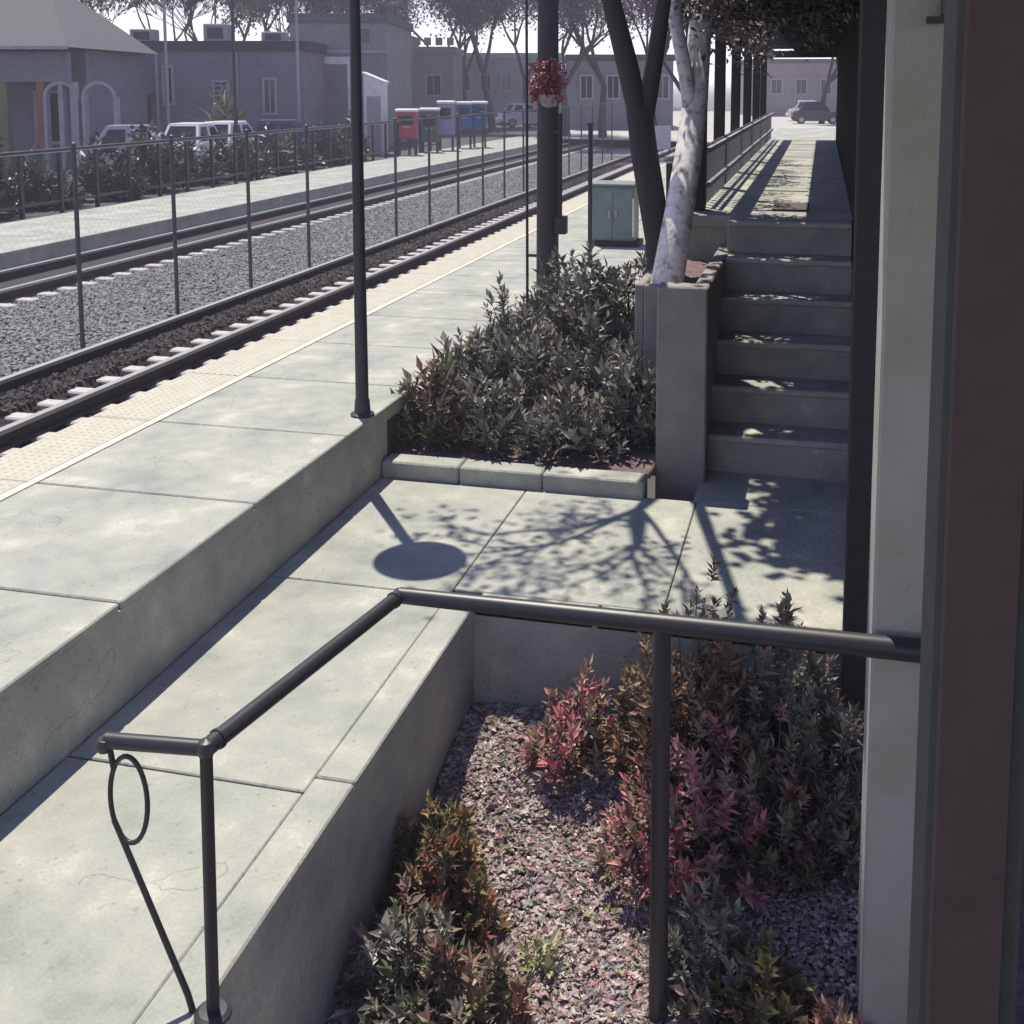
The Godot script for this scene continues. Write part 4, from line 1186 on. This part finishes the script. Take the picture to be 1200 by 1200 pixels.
func front_planter() -> void:
	var s := MB.new()
	var f := FastNoiseLite.new()
	f.seed = 9
	f.frequency = 0.9
	var hgt := func(x: float, z: float) -> float: return -0.6 - 0.26 * smoothstep(-5.9, -4.3, z) + f.get_noise_2d(x, z) * 0.05
	var n := 26
	for i in n:
		for k in n:
			var x0 := -1.9 + 4.0 * i / n; var x1 := -1.9 + 4.0 * (i + 1) / n
			var z0 := -5.96 + 8.5 * k / n; var z1 := -5.96 + 8.5 * (k + 1) / n
			var P := [Vector3(x0, hgt.call(x0, z0), z0), Vector3(x1, hgt.call(x1, z0), z0), Vector3(x1, hgt.call(x1, z1), z1), Vector3(x0, hgt.call(x0, z1), z1)]
			s.poly([P[0], P[1], P[2]], Vector3.UP); s.poly([P[0], P[2], P[3]], Vector3.UP)
	tag(obj("planter_ground", s, M.soil), "", "", "", "structure")
	var sp := func(r: RandomNumberGenerator) -> Vector3:
		var x := r.randf_range(-1.88, 0.7); var z := r.randf_range(-5.94, -2.4)
		return Vector3(x, hgt.call(x, z) + 0.01 + r.randf() * 0.02, z)
	var chips := [Color(0.32, 0.21, 0.21), Color(0.4, 0.28, 0.28), Color(0.2, 0.13, 0.13), Color(0.34, 0.31, 0.29), Color(0.45, 0.36, 0.35), Color(0.15, 0.12, 0.12), Color(0.28, 0.27, 0.26), Color(0.5, 0.45, 0.42)]
	tag(scatter("bark_mulch", stone_mesh(12), M.stone, 60000, sp, Vector2(0.006, 0.02), 0.6, chips, 81), "pinkish brown bark mulch and litter covering the planter ground", "mulch", "", "stuff")
	var sp_open := func(r: RandomNumberGenerator) -> Vector3:       # ground cover leaves a bare patch of soil by the pier
		var p: Vector3 = sp.call(r)
		while pow((p.x - 0.0) / 0.3, 2) + pow((p.z + 4.85) / 0.42, 2) < 1.0: p = sp.call(r)
		return p
	var lf := MB.new()
	lf.leaf(Vector3(-0.5, 0, 0), Vector3.RIGHT, Vector3.BACK, 1.0, 0.4)
	var dry := [Color(0.4, 0.3, 0.28), Color(0.34, 0.15, 0.16), Color(0.28, 0.27, 0.22), Color(0.5, 0.45, 0.4), Color(0.2, 0.12, 0.12), Color(0.32, 0.2, 0.22)]
	tag(scatter("fallen_leaves", lf.mesh(), M.leaf, 9000, sp_open, Vector2(0.014, 0.045), 1.0, dry, 82), "dry pink and tan fallen leaves strewn over the planter mulch", "leaf litter", "", "stuff")
	var mix := [Color(0.15, 0.16, 0.08), Color(0.22, 0.2, 0.11), Color(0.11, 0.12, 0.07), Color(0.34, 0.13, 0.12), Color(0.38, 0.22, 0.19), Color(0.28, 0.26, 0.2)]
	var red := [Color(0.46, 0.11, 0.15), Color(0.52, 0.24, 0.26), Color(0.3, 0.12, 0.12), Color(0.17, 0.16, 0.09), Color(0.38, 0.27, 0.2), Color(0.26, 0.24, 0.16)]
	var pink := [Color(0.6, 0.15, 0.22), Color(0.62, 0.3, 0.34), Color(0.4, 0.14, 0.15), Color(0.2, 0.19, 0.11), Color(0.42, 0.3, 0.22), Color(0.3, 0.28, 0.2)]
	var olive := [Color(0.2, 0.19, 0.07), Color(0.27, 0.24, 0.1), Color(0.13, 0.14, 0.06), Color(0.3, 0.17, 0.09)]
	var grey := [Color(0.14, 0.15, 0.1), Color(0.22, 0.22, 0.17), Color(0.34, 0.34, 0.29), Color(0.1, 0.105, 0.08), Color(0.3, 0.19, 0.19)]
	var L := [
		[-1.2, -5.55, 0.22, 0.46, 60, "bright pink red leaved shrub next to the middle rail post", pink],
		[-0.62, -5.55, 0.34, 0.92, 150, "tall bush with tan and rust tips at the landing corner", [Color(0.3, 0.16, 0.1), Color(0.2, 0.15, 0.08), Color(0.14, 0.13, 0.07), Color(0.36, 0.24, 0.17)]],
		[-0.2, -5.6, 0.32, 0.78, 150, "dense dark green bush in front of the sunlit landing", grey],
		[-0.55, -5.05, 0.36, 0.6, 120, "pink and green leaved bush behind the middle rail post", pink],
		[-0.14, -5.2, 0.28, 0.55, 90, "mixed red tipped bush beside the dark corner post", mix],
		[0.12, -5.55, 0.22, 0.55, 90, "dull violet bush at the foot of the corner post", grey],
		[-1.72, -4.75, 0.2, 0.36, 80, "olive green upright shrub against the walkway wall", olive],
		[-1.6, -4.5, 0.22, 0.36, 80, "rust red and olive shrub on the walkway wall side of mulch", [Color(0.28, 0.1, 0.07), Color(0.16, 0.14, 0.06), Color(0.12, 0.12, 0.05), Color(0.3, 0.2, 0.1)]],
		[-1.6, -4.12, 0.24, 0.36, 70, "grey green shrub with pale sprigs near the scroll railing foot", grey],
		[-1.3, -3.98, 0.2, 0.34, 60, "small shrub with pinkish leaves in the shade by walkway wall", mix],
		[-0.36, -4.4, 0.22, 0.36, 70, "green and white tipped shrub right of the middle rail post", grey],
		[-0.16, -4.35, 0.18, 0.3, 50, "yellow green shrub with red stems at the planter front", olive],
		[0.15, -4.2, 0.14, 0.2, 30, "low pinkish shrub at the foot of the stucco wall", red],
		[0.18, -5.2, 0.18, 0.3, 45, "pale olive shrub beneath the stucco wall", grey],
	]
	for i in L.size():
		var q: Array = L[i]
		shrub("shrub", q[5], Vector3(q[0], hgt.call(q[0], q[1]) - 0.01, q[1]), Vector3(q[2] * 1.15, q[3] * 1.12, q[2] * 1.15), int(q[4] * 1.7), 18, 0.046, 0.019, q[6], 900 + i, "shrubs in the front planter", 0.5)
	var fp := FastNoiseLite.new()
	fp.seed = 14
	fp.frequency = 2.2
	var sp_patchy := func(r: RandomNumberGenerator) -> Vector3:     # grows in patches with mulch showing between
		var p: Vector3 = sp_open.call(r)
		var k := 0
		while fp.get_noise_2d(p.x, p.z) < r.randf_range(-0.45, 0.1) and k < 6:
			p = sp_open.call(r)
			k += 1
		return p
	var sg := MB.new()                                              # low leafy ground cover between the shrubs
	var gr := RandomNumberGenerator.new()
	gr.seed = 991
	for k in 11:
		var a := k * 2.4
		var d := Vector3(cos(a), gr.randf_range(0.25, 1.3), sin(a)).normalized()
		sg.leaf(Vector3(0, 0.1 * k / 11.0, 0), d, d.cross(Vector3.UP).normalized(), gr.randf_range(0.5, 1.0), 0.34)
	var cover := [Color(0.42, 0.3, 0.31), Color(0.52, 0.4, 0.4), Color(0.33, 0.33, 0.3), Color(0.45, 0.45, 0.42), Color(0.52, 0.33, 0.36), Color(0.3, 0.23, 0.22), Color(0.36, 0.33, 0.2), Color(0.62, 0.56, 0.54)]
	tag(scatter("ground_cover", sg.mesh(), M.leaf, 13000, sp_patchy, Vector2(0.014, 0.045), 1.0, cover, 992), "low mottled pink and grey ground cover over the planter bed", "ground cover", "", "stuff")
	var tw := MB.new()
	tw.tube([Vector3(-0.5, 0, 0), Vector3(-0.1, 0.06, 0.05), Vector3(0.5, 0.0, -0.04)], [0.035, 0.028, 0.015], 4, false)
	tag(scatter("fallen_twigs", tw.mesh(), M.stone, 260, sp, Vector2(0.06, 0.17), 1.0, [Color(0.16, 0.12, 0.1), Color(0.28, 0.24, 0.21)], 993), "thin dry twigs lying scattered over the planter mulch", "twigs", "", "stuff")
	shrub("seedling", "small bright yellow green seedling in the mulch", Vector3(-1.12, hgt.call(-1.12, -4.4), -4.4), Vector3(0.08, 0.12, 0.08), 14, 9, 0.045, 0.02, [Color(0.32, 0.34, 0.12), Color(0.45, 0.44, 0.25)], 960, "", 0.5)
